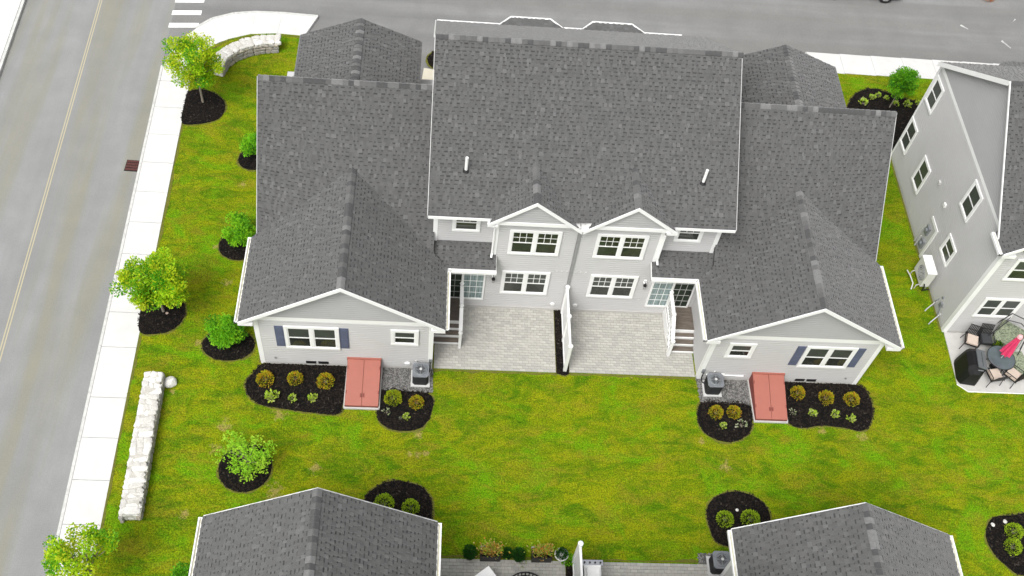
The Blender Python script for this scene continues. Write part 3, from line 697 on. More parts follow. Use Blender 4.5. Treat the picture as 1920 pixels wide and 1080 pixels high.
# windows, doors, small wall fittings of the main duplex
Y0, NB = (0, -.010, 0), (0, -1, 0)
YBY = (0, 2.940, 0)
for s, big, small in ((-1, (8.52, 10.48), (5.66, 6.67)), (1, (8.70, 10.64), (5.76, 6.78))):
    X = lambda x: s * x
    a, b = sorted((X(big[0]), X(big[1]))); F = window(main, Y0, (1, 0, 0), NB, a, b, 1.26, 2.73, 2, False, (GLASS, GLASS2), trim=.12)
    for xa, xb in ((a - .335, a - .015), (b + .015, b + .335)):
        m = MB(); m.bbox((xa, -.05, 1.33), (xb, -.015, 2.67)); sh = m.build('shutter', SHUTTER, main)
        q = MB()
        for (z0, z1) in ((1.40, 1.96), (2.03, 2.60)): q.bbox((xa + .05, -.062, z0), (xb - .05, -.05, z1))
        q.build('raised_panel', SHUTTER, sh)
    a, b = sorted((X(small[0]), X(small[1]))); window(main, Y0, (1, 0, 0), NB, a, b, 1.76, 2.75, 1, False, (GLASS, GLASS2), trim=.13)
    up = (.64, 2.54); lo = (.78, 2.62)
    a, b = sorted((X(up[0]), X(up[1]))); window(main, YBY, (1, 0, 0), NB, a, b, 3.68, 5.11, 2, True, trim=.11)
    a, b = sorted((X(lo[0]), X(lo[1]))); window(main, YBY, (1, 0, 0), NB, a, b, 1.12, 2.58, 2, True, (GLASS, GLASS2), trim=.11)
    a, b = sorted((X(3.60), X(4.62))); window(main, (0, 3.348, 0), (1, 0, 0), NB, a, b, 4.38, 5.45, 1, True, trim=.11)
    # sliding door
    a, b = sorted((X(3.23), X(4.95)))
    f = MB(); z0, z1 = .60, 2.66
    for (p, q_, r_, t_) in ((a, a + .07, z0, z1), (b - .07, b, z0, z1)): f.bbox((p, 2.862, r_), (q_, 2.94, t_))
    f.bbox((a + .07, 2.87, z1 - .07), (b - .07, 2.94, z1)); f.bbox((a + .07, 2.86, z0), (b - .07, 2.94, z0 + .09)); c = (a + b) / 2; f.bbox((c - .045, 2.872, z0 + .09), (c + .045, 2.94, z1 - .07))
    D = f.build('sliding_door', WHITE, main)
    for side, (p, q_) in enumerate(((a + .07, c - .045), (c + .045, b - .07))):
        inner = (side == 1) == (s < 0)       # the leaf nearer the party wall shows the curtain
        g_ = MB(); g_.bbox((p, 2.895, z0 + .09), (q_, 2.93, z1 - .07)); g_.build('pane', GLASS3 if inner else SCREEN, D)
        g_ = MB()
        for k in (1, 2): xx = p + (q_ - p) * k / 3; g_.bbox((xx - .009, 2.884, z0 + .09), (xx + .009, 2.8945, z1 - .07))
        for k in range(1, 5): zz = z0 + .09 + (z1 - z0 - .16) * k / 5; g_.bbox((p, 2.885, zz - .009), (q_, 2.894, zz + .009))
        g_.build('muntin', WHITE if inner else LGREY, D)
    hx = a + .10 if s < 0 else b - .10
    m = MB(); m.bbox((hx - .02, 2.845, 1.5), (hx + .02, 2.869, 1.72)); m.build('handle', BLACK, D)
    # wall lamp
    xl = X(2.93); m = MB(); m.lathe([(.07, 0), (.07, .02)], 10, (xl, 2.90, 2.2)); m.bbox((xl - .05, 2.89, 2.12), (xl + .05, 2.94, 2.34)); L = m.build('wall_lamp', WHITE, main)
    m = MB(); m.tube([(xl, 2.89, 2.26), (xl, 2.80, 2.30), (xl, 2.78, 2.22)], .012, 6); m.lathe([(.03, .10), (.075, .03), (.075, -.0)], 8, (xl, 2.78, 2.14)); m.lathe([(.05, -.16), (.03, -.19)], 8, (xl, 2.78, 2.14))
    for k in range(4): an = math.pi / 4 + k * math.pi / 2; m.tube([(xl + .06 * math.cos(an), 2.78 + .06 * math.sin(an), 2.14), (xl + .045 * math.cos(an), 2.78 + .045 * math.sin(an), 1.98)], .006, 4)
    m.build('lantern', BLACK, L); m = MB(); m.lathe([(.05, .0), (.042, -.15)], 8, (xl, 2.78, 2.135)); m.build('lantern_glass', LGREY, L)
    # round vents and outlets
    m = MB(); m.tube([(X(.45), 2.93, .44), (X(.45), 2.87, .43)], [.10, .085], 12); m.build('dryer_vent', WHITE, main)
    m = MB(); m.tube([(X(2.92), 2.93, .95), (X(2.92), 2.90, .95)], .055, 10); m.build('outlet_cover', LGREY, main)
    m = MB()
    for q_ in (.16, .36, .56): m.bbox((X(q_) - .035, 2.90, 2.60), (X(q_) + .035, 2.93, 2.68))
    m.build('weep_vent', LGREY, main)
    m = MB(); m.tube([(X(6.05), -.02, .42), (X(6.05), -.10, .40)], [.12, .10], 12); m.build('dryer_vent', WHITE, main)
    m = MB(); m.tube([(X(5.72), -.02, .62), (X(5.72), -.07, .62)], .045, 10); m.build('outlet_cover', LGREY, main)
    m = MB(); m.tube([(X(10.95), -.02, .48), (X(10.95), -.07, .48)], .045, 10); m.build('outlet_cover', MGREY, main)
    for q_ in (9.20, 9.66): m = MB(); m.bbox((X(q_) - .19, -.045, .14), (X(q_) + .19, -.026, .30)); m.build('basement_vent', BLACK, main)
m = MB(); m.tube([(5.42, -.06, .42), (6.9, -.06, .40)], .03, 6); m.build('condensate_pipe', WHITE, main)
for s in (-1, 1):
    m = MB(); m.lathe([(.055, -.30), (.055, .50), (.04, .50), (.04, .3)], 10, (s * 4.24, 4.10, 6.98)); p = m.build('vent_pipe', WHITE, main)
    m = MB(); m.lathe([(.13, -.02), (.07, .06)], 10, (s * 4.24, 4.10, 6.80)); m.build('flashing_boot', BLACK, p)

# ------------------------------------------------------------------ steps and railings at the doors
def steps(s, label, wide0):
    x0, x1 = 4.10, 5.11
    st = thing('porch_steps', label, 'steps', group='brown steps with white railings up to the sliding doors')
    X = lambda x: s * x
    m = MB(); m.bbox((X(x0 - .03), 1.76, .03), (X(x1), 2.92, .58)); m.build('skirt', WHITE, st)
    nb = 8
    for k in range(nb):
        ya = 1.80 + (2.90 - 1.80) * k / nb; m = MB(); m.bbox((X(x0), ya + .004, .595), (X(x1), ya + 1.1 / nb - .004, .66)); m.build('deck_board', DECK, st)
    for k, (z, y1) in enumerate(((.66, 1.80), (.495, 1.57), (.33, 1.34), (.165, 1.11))):
        m = MB(); m.bbox((X(x0 - .05), y1 - .035, z - .075), (X(x1), y1 + .0, z + .004)); m.build('nosing', WHITE, st)
        if k:
            m = MB(); m.bbox((X(x0), y1, z - .04), (X(x1), y1 + .225, z)); m.build('tread', DECK, st)
            m = MB(); m.bbox((X(x0), y1 + .005, .03), (X(x1), y1 + .225, z - .045)); m.build('riser', WHITE, st)
    # railing: deck section, then sloping with the steps
    pts = [(2.85, 1.58), (1.84, 1.58), (0.98, .98)]
    for y, zt in ((2.86, 1.70), (1.84, 1.70), (.98, 1.10)):
        zb = .66 if y > 1.5 else .02
        p = post(st, 'post', X(x0 + .0), y, zb if y > 1.5 else .03, zt - .05, .105)
        m = MB(); m.lathe([(.085, -.05), (.09, -.02), (.05, .03), (.055, .05), (.0, .09)], 8, (X(x0), y, zt)); m.build('post_cap', WHITE, p)
    for (ya, za, yb, zb) in ((2.80, 1.58, 1.89, 1.58), (1.79, 1.56, 1.03, .98)):
        for off, nm in ((0, 'top_rail'), (-.78, 'bottom_rail')):
            m = MB(); wd = .07 if nm == 'top_rail' else .03
            vs = [(X(x0) + dx, y, z + off + dz) for (y, z) in ((ya, za), (yb, zb)) for dx, dz in ((-wd, -.03), (wd, -.03), (wd, .03), (-wd, .03))]
            m.add(vs, [(0, 1, 2, 3), (4, 7, 6, 5), (0, 4, 5, 1), (1, 5, 6, 2), (2, 6, 7, 3), (3, 7, 4, 0)]); m.build(nm, WHITE, st)
        n_ = int(abs(ya - yb) / .115)
        for k in range(n_):
            t = (k + .5) / n_; y = ya + (yb - ya) * t; z = za + (zb - za) * t; m = MB(); m.bbox((X(x0) - .013, y - .013, z - .77), (X(x0) + .013, y + .013, z - .02)); m.build('baluster', WHITE, st)
    return st
stl = steps(-1, 'brown steps with white railing at the left sliding door, partly under the eave', 0)
m = MB(); m.bbox((-4.93, 2.35, .662), (-4.62, 2.75, .95)); bx = m.build('storage_bin', BLACK, None, label='small black bin standing on the left unit\'s door step', category='bin')
steps(1, 'brown steps with white railing at the right sliding door, fully in view', 0)

# ------------------------------------------------------------------ privacy fences
def fence(x, y0, y1, label, flip=1):
    f = thing('privacy_fence', label, 'fence', (x, (y0 + y1) / 2, 0))
    ya, yb = y0 - (y0 + y1) / 2, y1 - (y0 + y1) / 2
    for y in (ya, (ya + yb) / 2, yb):
        p = post(f, 'post', 0, y, .0, 1.80, .125); m = MB(); m.lathe([(.09, -.01), (.095, .03), (.0, .075)], 8, (0, y, 1.81)); m.build('post_cap', WHITE, p)
    for a, b in ((ya + .065, (ya + yb) / 2 - .065), ((ya + yb) / 2 + .065, yb - .065)):
        for z in (.10, 1.66): m = MB(); m.bbox((-.04, a, z - .06), (.04, b, z + .06)); m.build('rail', WHITE, f)
        n_ = 8
        for k in range(n_):
            c, d = a + (b - a) * k / n_, a + (b - a) * (k + 1) / n_; m = MB(); m.bbox((-.014, c + .003, .16), (.014, d - .003, 1.60)); m.build('board', WHITE, f)
    return f
fence(-.02, .12, 2.80, 'white vinyl privacy fence between the two patios of the main duplex')
fence(-.02, -10.2, -7.52, 'white vinyl privacy fence between the two lower patios at the bottom edge')

# ------------------------------------------------------------------ lower duplex (its back gables and patios face the same garden)
low = thing('duplex_house', 'grey-roofed duplex cut by the bottom edge, its two back gables facing the lawn', 'house', (-.06, -7.90, 0), math.pi)
R = Roof(low)
_CAM = CAM.copy(); CAM = Matrix.Rotation(-math.pi, 3, 'Z') @ (CAM - Vector((-.06, -7.9, 0)))
for s in (-1, 1): wing(low, R, s, full=False)
R.plane([(-5.5, 2.74, 5.9), (5.5, 2.74, 5.9), (5.5, 8.05, 9.4), (-5.5, 8.05, 9.4)], single=False)
R.plane([(-5.5, 12.84, 5.9), (5.5, 12.84, 5.9), (5.5, 8.05, 9.4), (-5.5, 8.05, 9.4)], single=False, plain=True)
m = MB(); m.add([(x, y, z) for x in (-5.2, 5.2) for y, z in ((3.0, 0), (12.5, 0), (12.5, 5.95), (8.05, 9.2), (3.0, 5.85))], [(0, 1, 2, 3, 4), (5, 9, 8, 7, 6), (1, 6, 7, 2), (0, 4, 9, 5)]); m.build('wall', SIDING, low)
R.finish(low)
CAM = _CAM

# ------------------------------------------------------------------ neighbouring house on the right
nb = thing('neighbour_house', 'tall grey house at the right edge showing its windowed gable wall', 'house')
R = Roof(nb); XN = 15.76; XE = 26.5
ov = .24
R.plane([(XN - ov, 3.05, 5.72), (XE, 3.05, 5.72), (XE, 7.55, 9.30), (XN - ov, 7.55, 9.30)], single=False)
R.plane([(XN - ov, 12.22, 5.90), (XE, 12.22, 5.90), (XE, 7.55, 9.30), (XN - ov, 7.55, 9.30)], single=False, plain=True)
R.plane([(18.0, 12.2, 5.9), (18.55, 12.75, 5.7), (20.1, 12.75, 5.7), (20.7, 12.2, 5.9)], single=False)
ridge_caps(nb, (XN - ov, 7.55, 9.30), (XE, 7.55, 9.30), (0, 1, -.73), (0, -1, -.79))
# bay gable over the patio
GA, GB_, GZ, GE = 15.50, 19.0, 6.95, 5.66
gm = (GA + GB_) / 2
R.plane([(GA, 2.38, GE), (GA, 3.4, GE), (gm, 4.6, GZ), (gm, 2.38, GZ)], single=True)
R.plane([(GB_, 2.38, GE), (GB_, 3.4, GE), (gm, 4.6, GZ), (gm, 2.38, GZ)], single=False)
ridge_caps(nb, (gm, 2.38, GZ), (gm, 4.5, GZ), (1, 0, -.73), (-1, 0, -.73))
gutter(nb, (GA, 2.40, GE - .01), (GA, 3.42, GE - .01), (-1, 0, 0))
for a, b in (((GA, 2.36, GE + .03), (gm, 2.36, GZ + .03)), ((GB_, 2.36, GE + .03), (gm, 2.36, GZ + .03))): board(nb, 'rake_board', a, b, .17, .035, (0, -1, 0))
m = MB(); m.bbox((GA + .02, 2.36, GE - .22), (GA + .55, 2.64, GE - .08)); m.build('eave_return', WHITE, nb)
for a, b in (((XN - ov - .012, 3.05, 5.73), (XN - ov - .012, 7.55, 9.31)),): board(nb, 'rake_board', a, b, .10, .03, (-1, 0, 0))
board(nb, 'rake_board', (XN - ov - .012, 7.55, 9.31), (XN - ov - .012, 12.24, 5.90), .22, .05, (-1, 0, 0))
board(nb, 'soffit', (XN - ov, 7.55, 9.17), (XN - ov, 12.2, 5.76), .03, ov, (1, 0, 0)); board(nb, 'soffit', (XN - ov, 3.06, 5.58), (XN - ov, 7.55, 9.16), .03, ov, (1, 0, 0))
m = MB()
m.add([(XN, y, z) for y, z in ((2.65, 0), (12.35, 0), (12.35, 5.75), (7.6, 9.2), (3.2, 5.7), (2.65, 5.5))] + [(XE, y, z) for y, z in ((2.65, 0), (12.35, 0), (12.35, 5.75), (7.6, 9.2), (3.2, 5.7), (2.65, 5.5))],
      [(0, 5, 4, 3, 2, 1), (6, 7, 8, 9, 10, 11), (0, 6, 11, 5), (1, 2, 8, 7)]); m.build('wall', SIDING, nb)
sd_ = MB()
siding(sd_, (XN - .006, 0, 0), (0, 1, 0), (-1, 0, 0), [(2.78, .14), (12.25, .14), (12.25, 5.55), (2.78, 5.55)])
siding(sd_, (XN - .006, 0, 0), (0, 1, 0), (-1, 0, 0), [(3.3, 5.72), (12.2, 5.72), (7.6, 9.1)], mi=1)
siding(sd_, (0, 2.644, 0), (1, 0, 0), (0, -1, 0), [(15.9, .14), (24, .14), (24, 5.4), (15.9, 5.4)])
sd_.build('siding', [SIDING, SIDING2], nb)
m = MB(); m.bbox((XN - .035, 3.44, 5.55), (XN, 12.3, 5.72)); m.build('frieze_board', WHITE, nb)
m = MB(); m.bbox((XN - .035, 2.615, .02), (XN + .16, 2.64, 5.44)); m.bbox((XN - .035, 2.642, .02), (XN - .004, 2.80, 5.44)); m.build('corner_board', WHITE, nb)
m = MB(); m.bbox((XN - .035, 12.25, .02), (XN - .004, 12.38, 5.55)); m.build('corner_board', WHITE, nb)
m = MB(); m.bbox((XN - .03, 2.62, -.1), (XE, 2.66, .15)); m.bbox((XN - .03, 2.66, -.1), (XN + .1, 12.36, .145)); m.build('foundation', CONC2, nb)
ON, UN, NN = (XN - .010, 0, 0), (0, 1, 0), (-1, 0, 0)
for (y0, y1, z0, z1) in ((11.18, 12.17, 3.86, 5.27), (11.32, 12.28, 1.14, 2.66), (9.0, 9.97, 1.15, 2.67), (5.28, 6.28, 3.86, 5.35), (4.72, 5.70, 1.63, 2.68)):
    window(nb, ON, UN, NN, y0, y1, z0, z1, 1, False, (GLASS2, GLASS2), trim=.12)
window(nb, (0, 2.638, 0), (1, 0, 0), NB, 16.38, 18.02, 1.30, 2.60, 2, False, (GLASS2, GLASS2), trim=.11)
window(nb, (0, 2.638, 0), (1, 0, 0), NB, 16.40, 18.30, 3.82, 5.15, 2, False, (GLASS, GLASS2), trim=.11)
for (y, z) in ((6.99, 2.89), (8.1, 3.01)):
    m = MB(); m.bbox((XN - .11, y - .08, z - .08), (XN - .02, y + .08, z + .08)); m.build('wall_vent', WHITE if y < 7.5 else LGREY, nb)
# meter board
m = MB(); m.bbox((XN - .06, 6.42, .10), (XN - .022, 7.20, 1.86)); M_ = m.build('meter_board', LGREY, nb)
m = MB(); m.bbox((XN - .09, 6.36, .05), (XN - .061, 6.52, 1.90)); m.bbox((XN - .09, 6.52, 1.74), (XN - .061, 7.22, 1.90)); m.build('trim', WHITE, M_)
for (y, z) in ((6.95, 1.25), (6.80, .55)):
    m = MB(); m.bbox((XN - .16, y - .14, z - .22), (XN - .062, y + .14, z + .22)); m.tube([(XN - .16, y, z + .04), (XN - .24, y, z + .04)], .085, 10); m.build('meter', MGREY, M_)
m = MB(); m.tube([(XN - .08, 7.34, .0), (XN - .08, 7.34, .9)], .025, 6); m.tube([(XN - .12, 7.1, .02), (XN - .12, 7.1, .7)], .03, 6); m.build('conduit', LGREY, nb)
m = MB(); m.tube([(XN - .05, 3.9, .55), (XN - .12, 3.9, .5), (XN - .12, 3.9, .0)], .02, 6); m.tube([(XN - .05, 3.45, .62), (XN - .13, 3.45, .55), (XN - .13, 3.30, .2), (XN - .05, 3.28, .15)], .022, 6)
m.bbox((XN - .12, 3.52, .45), (XN - .02, 3.68, .68)); m.tube([(XN - .03, 3.75, .85), (XN - .10, 3.75, .85)], .05, 8); m.build('pipework', MGREY, nb)
R.finish(nb)
pv = []
for (y, L_) in ((3.95, .42), (3.30, .42)):
    t = thing('pvc_pipe', 'white pipe from the neighbour\'s wall into the grass, %s' % ('nearer the heat pump' if y > 3.5 else 'nearer the patio'), 'pipe', (15.70, y, .26))
    m = MB(); m.tube([(0, 0, .06), (-.40, -.28, -.16), (-.44, -.31, -.27)], .022, 8); m.build('pipe', LGREY, t)
    m = MB(); m.tube([(0.01, 0, .06), (-.06, -.045, .053)], .036, 8); m.build('collar', LGREY, t)
# heat pump
hp = thing('heat_pump', 'large cream mini-split heat pump standing in the grass against the neighbour\'s wall', 'heat pump', (15.32, 5.15, 0), math.radians(0))
m = MB(); m.bbox((-.17, -.48, .30), (.20, .48, 1.18)); m.build('casing', BEIGEM, hp)
m = MB(); m.bbox((-.19, -.50, 1.18), (.22, .50, 1.215)); m.build('lid', WHITE, hp)
m = MB()
for r_ in (.10, .18, .26, .33):
    pts = [(-.195, -.08 + r_ * math.cos(a), .74 + r_ * math.sin(a)) for a in np.linspace(0, 2 * math.pi, 21)]; m.tube(pts, .008, 4, cap=False)
for a in np.linspace(0, 2 * math.pi, 13)[:-1]: m.tube([(-.195, -.08 + .04 * math.cos(a), .74 + .04 * math.sin(a)), (-.195, -.08 + .34 * math.cos(a), .74 + .34 * math.sin(a))], .006, 4)
m.build('fan_guard', LGREY, hp)
m = MB(); m.tube([(-.172, -.08, .74), (-.178, -.08, .74)], .34, 24); m.build('fan_opening', MGREY, hp)
for k in range(3):
    a = k * 2.094; m = MB(); m.add([(-.183, -.08, .74), (-.181, -.08 + .28 * math.cos(a), .74 + .28 * math.sin(a)), (-.186, -.08 + .28 * math.cos(a + .7), .74 + .28 * math.sin(a + .7))], [(0, 1, 2)]); m.build('fan_blade', DGREY, hp)
for y in (-.36, .36):
    m = MB(); m.tube([(-.26, y, .0), (-.26, y, .22), (-.20, y, .28), (.18, y, .28), (.22, y, .22), (.22, y, .0)], .022, 6); m.build('leg', LGREY, hp)
m = MB(); m.tube([(-.30, .30, .03), (-.45, .42, .20), (-.42, .10, .26), (-.36, -.25, .20), (-.42, -.45, .03)], .026, 6); m.build('pipe', BEIGEM, hp)
m = MB(); m.tube([(-.05, -.485, .5), (-.05, -.56, .45), (-.02, -.56, .15), (.3, -.5, .15)], .03, 6); m.build('line_set', BLACK, hp)

# ------------------------------------------------------------------ bulkhead doors, condensers
def bulkhead(xc, label, w_=1.24):
    t = thing('bulkhead_door', label, 'cellar door', (xc, 0, 0), group='red cellar bulkheads'); h = w_ / 2
    m = MB(); vs = [(x, y, z) for x in (-h, h) for y, z in ((-.02, .03), (-1.78, .03), (-1.78, .16), (-.02, .62))]
    m.add(vs, [(0, 1, 2, 3), (4, 7, 6, 5), (0, 4, 5, 1), (1, 5, 6, 2), (2, 6, 7, 3), (3, 7, 4, 0)]); m.build('frame', REDD, t)
    sl = (.62 - .16) / 1.76; ang = math.atan(sl)
    for sgn in (-1, 1):
        a, b = sorted((sgn * .008, sgn * (h - .01)))
        m = MB(); y0, y1 = -1.79, -.10; z = lambda y: .16 + (y + 1.78) * sl
        vs = [(x, y, z(y) + k) for k in (.004, .04) for x, y in ((a, y0), (b, y0), (b, y1), (a, y1))]
        m.add(vs, [(0, 3, 2, 1), (4, 5, 6, 7), (0, 1, 5, 4), (1, 2, 6, 5), (2, 3, 7, 6), (3, 0, 4, 7)]); d = m.build('door', RED, t)
        m = MB(); x = sgn * .05; m.box((x, -1.42, z(-1.42) + .055), (.05, .14, .03), rot=Matrix.Rotation(ang, 3, 'X')); m.build('handle', REDD, d)
        m = MB(); x = sgn * (h - .03)
        for y in (-.4, -1.3): m.box((x, y, z(y) + .045), (.03, .12, .02), rot=Matrix.Rotation(ang, 3, 'X'))
        m.build('hinge', REDD, d)
    m = MB(); m.bbox((-h - .02, -.10, .56), (h + .02, -.005, .70)); m.build('header', RED, t)
    m = MB(); m.bbox((-h - .04, -1.86, .0), (h + .04, -1.79, .07)); m.build('sill', CONC2, t)
    m = MB(); m.bbox((-h - .05, -1.80, .0), (-h - .005, -.02, .08)); m.bbox((h + .005, -1.80, .0), (h + .05, -.02, .08)); m.build('curb', CONC2, t)
    return t
bulkhead(-7.66, 'red sloping cellar doors against the left wing of the main duplex')
bulkhead(7.82, 'red sloping cellar doors against the right wing of the main duplex')

def condenser():
    t = thing('air_conditioner', 'round-topped dark condenser on a pale pad beside the left wing', 'air conditioner', group='air conditioner condensers beside the walls')
    m = MB(); m.bbox((-.36, -.36, .0), (.36, .36, .07)); m.build('pad', LGREY, t)
    m = MB(); hw = .29; c = .07
    oct_ = [(-hw + c, -hw), (hw - c, -hw), (hw, -hw + c), (hw, hw - c), (hw - c, hw), (-hw + c, hw), (-hw, hw - c), (-hw, -hw + c)]
    m.prism(oct_, .08, .66); m.build('coil_body', DGREY, t)
    m = MB()
    for k in range(9): z = .12 + k * .058; m.prism([(x * 1.03, y * 1.03) for x, y in oct_], z, z + .018)
    m.build('louvre', BLACK, t)
    m = MB(); m.prism([(x * 1.06, y * 1.06) for x, y in oct_], .66, .71); m.build('top_frame', mat('condenser_top_paint', (.17, .18, .195), .5, .15, 6), t)
    m = MB(); m.lathe([(.25, .0), (.245, .03), (.225, .04), (.21, .012)], 24, (0, 0, .71)); m.build('fan_ring', MGREY, t)
    m = MB(); m.lathe([(.215, .0), (.215, .004)], 24, (0, 0, .712)); m.build('fan_opening', BLACK, t)
    for k in range(4):
        a = k * math.pi / 2; m = MB(); m.add([(0, 0, .724), (.20 * math.cos(a), .20 * math.sin(a), .720), (.20 * math.cos(a + 1.3), .20 * math.sin(a + 1.3), .736)], [(0, 1, 2)]); m.build('fan_blade', DGREY, t)
    m = MB()
    for r_ in (.06, .11, .16, .205): m.tube([(r_ * math.cos(a), r_ * math.sin(a), .75 + .02 * (1 - r_ / .2)) for a in np.linspace(0, 2 * math.pi, 17)], .0045, 4, cap=False)
    for a in np.linspace(0, 2 * math.pi, 13)[:-1]: m.tube([(.03 * math.cos(a), .03 * math.sin(a), .77), (.22 * math.cos(a), .22 * math.sin(a), .745)], .004, 4)
    m.build('grille', MGREY, t)
    m = MB(); m.lathe([(.05, 0), (.05, .02)], 12, (0, 0, .765)); m.build('fan_hub', LGREY, t)
    return t
ac = condenser(); ac.location = (-5.54, -.48, .0)
ac2 = copy_tree(ac, (5.68, -.46, .0), label='round-topped dark condenser on a pale pad beside the right wing')
ac3 = copy_tree(ac, (5.02, -7.55, .0), label='condenser half hidden under the lower right roof eave')
for (x, s) in ((-5.2, 1), (5.26, 1)):
    t = thing('refrigerant_line', 'black insulated hose running from the wall to the %s condenser' % ('left wing\'s' if x < 0 else 'right wing\'s'), 'hose', (x, -.04, 0))
    m = MB(); m.tube([(0, .0, .62), (0, -.09, .60), (.0, -.10, .30), (-.02 if x < 0 else .05, -.2, .14), (-.10 if x < 0 else .2, -.32, .16)], .024, 6); m.build('hose', BLACK, t)
    m = MB(); m.bbox((-.06, -.05, .55), (.06, -.005, .78)); m.build('disconnect_box', MGREY, t)

# ------------------------------------------------------------------ mulch beds and gravel
GRAV_A = mat('pale_gravel_stone', (.21, .205, .195), .9, .3, 30); GRAV_B = mat('dark_gravel_stone', (.085, .083, .08), .9, .3, 30)
def blob_sheet(name, outline, h, mats, chips, chip_mats, z=.004, smooth=True, **k):
    """low mound over a closed outline with loose chips scattered on it"""
    from mathutils.geometry import tessellate_polygon
    o = catmull(outline, 6) if smooth else outline
    o = [(x + .02 * mnoise.noise(Vector((x * 9, y * 9, 0))), y + .02 * mnoise.noise(Vector((x * 9, y * 9, 7)))) for x, y in o]
    cx, cy = np.mean([p[0] for p in o]), np.mean([p[1] for p in o]); n = len(o); m = MB()
    rings = [(1.0, z - .03), (1.0, z + .012), (.93, z + h * .75), (.75, z + h), (.4, z + h * 1.1), (.0, z + h * 1.1)]
    vs = []
    for f, zz in rings:
        for x, y in o:
            X_, Y_ = cx + (x - cx) * f, cy + (y - cy) * f; vs.append((X_, Y_, zz + .010 * mnoise.noise(Vector((X_ * 7, Y_ * 7, 3)))))
    m.add(vs, [(i * n + k_, i * n + (k_ + 1) % n, (i + 1) * n + (k_ + 1) % n, (i + 1) * n + k_) for i in range(len(rings) - 1) for k_ in range(n)])
    xs_, ys_ = [p[0] for p in o], [p[1] for p in o]; P = np.stack([RNG.uniform(min(xs_) - .03, max(xs_) + .03, chips), RNG.uniform(min(ys_) - .03, max(ys_) + .03, chips)], 1)
    big = [(cx + (x - cx) * 1.03, cy + (y - cy) * 1.03) for x, y in o]
    P = P[inside(big, P)]
    for x, y in P:
        a = random.random() * 6.28; L = random.uniform(.02, .05); W = random.uniform(.010, .02); t = random.uniform(-.4, .4)
        c, s_ = math.cos(a), math.sin(a); zz = z + h * 1.05 + random.uniform(.0, .02)
        m.add([(x - c * L - s_ * W, y - s_ * L + c * W, zz - t * L), (x - c * L + s_ * W, y - s_ * L - c * W, zz - t * L), (x + c * L + s_ * W, y + s_ * L - c * W, zz + t * L), (x + c * L - s_ * W, y + s_ * L + c * W, zz + t * L)], [(0, 1, 2, 3)], 1 if random.random() < (.5 if chip_mats[0] is GRAV_A else .965) else 2)
    BEDS.append(o); ob = m.build(name, mats + chip_mats, kind='stuff', **k)
    worn_edge('worn_edge', ccw(o), .0, .10, ob)
    return ob
EDGE = mat('worn_grass_edge', (0.175, 0.150, 0.050), 0.95, 0.35, 9, 0.6, 40, spec=0.1, hue=(0.15, 0.17, 0.02))
def worn_edge(name, o, wmin, wmax, parent=None, closed=True, z=.007, sgn=1):
    n = len(o); m = MB(); vs = []
    for i in range(n):
        p, q = o[i - 1 if closed or i else 0], o[(i + 1) % n if closed else min(i + 1, n - 1)]; dx, dy = q[0] - p[0], q[1] - p[1]; L = math.hypot(dx, dy) or 1
        t = .5 + .5 * mnoise.noise(Vector((o[i][0] * 2.1, o[i][1] * 2.1, 5))) * 1.6; w_ = wmin + (wmax - wmin) * min(1, max(0, t)) + random.uniform(0, .02)
        vs += [(o[i][0], o[i][1], z), (o[i][0] + sgn * dy / L * w_, o[i][1] - sgn * dx / L * w_, z)]
    k = n if closed else n - 1
    m.add(vs, [(2 * i, 2 * i + 1, (2 * i + 3) % (2 * n), (2 * i + 2) % (2 * n)) for i in range(k)])
    return m.build(name, EDGE, parent, kind='stuff')
def mulch(outline, label, dens=220, smooth=True):
    a = .5 * abs(sum(outline[i][0] * outline[(i + 1) % len(outline)][1] - outline[(i + 1) % len(outline)][0] * outline[i][1] for i in range(len(outline))))
    return blob_sheet('mulch_bed', outline, .045, [MULCH], int(a * dens * 1.3), [CHIP, CHIPL], label=label, category='mulch bed', smooth=smooth)
def circle(x, y, rx, ry=None, n=12): ry = ry or rx; return [(x + rx * math.cos(2 * math.pi * k / n), y + ry * math.sin(2 * math.pi * k / n)) for k in range(n)]
mulch([(-11.4, -.06), (-11.75, -.45), (-11.98, -.85), (-11.85, -1.38), (-11.3, -1.80), (-10.32, -1.95), (-9.2, -2.08), (-8.5, -2.06), (-8.34, -1.6), (-8.34, -.8), (-8.34, -.05), (-9.9, -.04)], 'long black mulch bed with six plants left of the left red cellar doors')
mulch([(-7.02, -1.02), (-7.10, -1.85), (-6.89, -2.42), (-6.2, -2.68), (-5.43, -2.52), (-5.06, -1.85), (-5.12, -1.15), (-6.0, -1.0)], 'small black mulch bed with four plants in front of the left condenser')
mulch([(5.20, -1.10), (5.00, -1.85), (5.27, -2.43), (6.04, -2.73), (6.81, -2.42), (7.10, -1.85), (7.10, -1.15), (6.2, -1.0)], 'small black mulch bed with four plants in front of the right condenser')
mulch([(8.50, -.05), (8.46, -.9), (8.42, -1.70), (8.94, -2.03), (9.79, -1.90), (10.62, -1.95), (11.40, -2.06), (11.9, -1.45), (11.98, -.60), (11.56, -.04), (10.0, -.04)], 'long black mulch bed with seven plants right of the right red cellar doors')
mulch([(-.33, 2.9), (-.33, 1.5), (-.33, -.02), (.0, -.1), (.15, -.02), (.15, 1.5), (.15, 2.9)], 'narrow black mulch strip under the white fence between the patios', smooth=False)
mulch([(-.28, -7.47), (-.0, -7.40), (.18, -7.47), (.18, -10), (-.28, -10)], 'narrow black mulch strip beside the bottom privacy fence', smooth=False)
mulch([(-16.47, 12.0), (-16.55, 13.3), (-16.50, 13.9), (-15.8, 14.1), (-15.0, 13.62), (-14.75, 13.0), (-14.95, 12.35), (-15.6, 12.02)], 'black mulch half-circle under the street tree by the crosswalk')
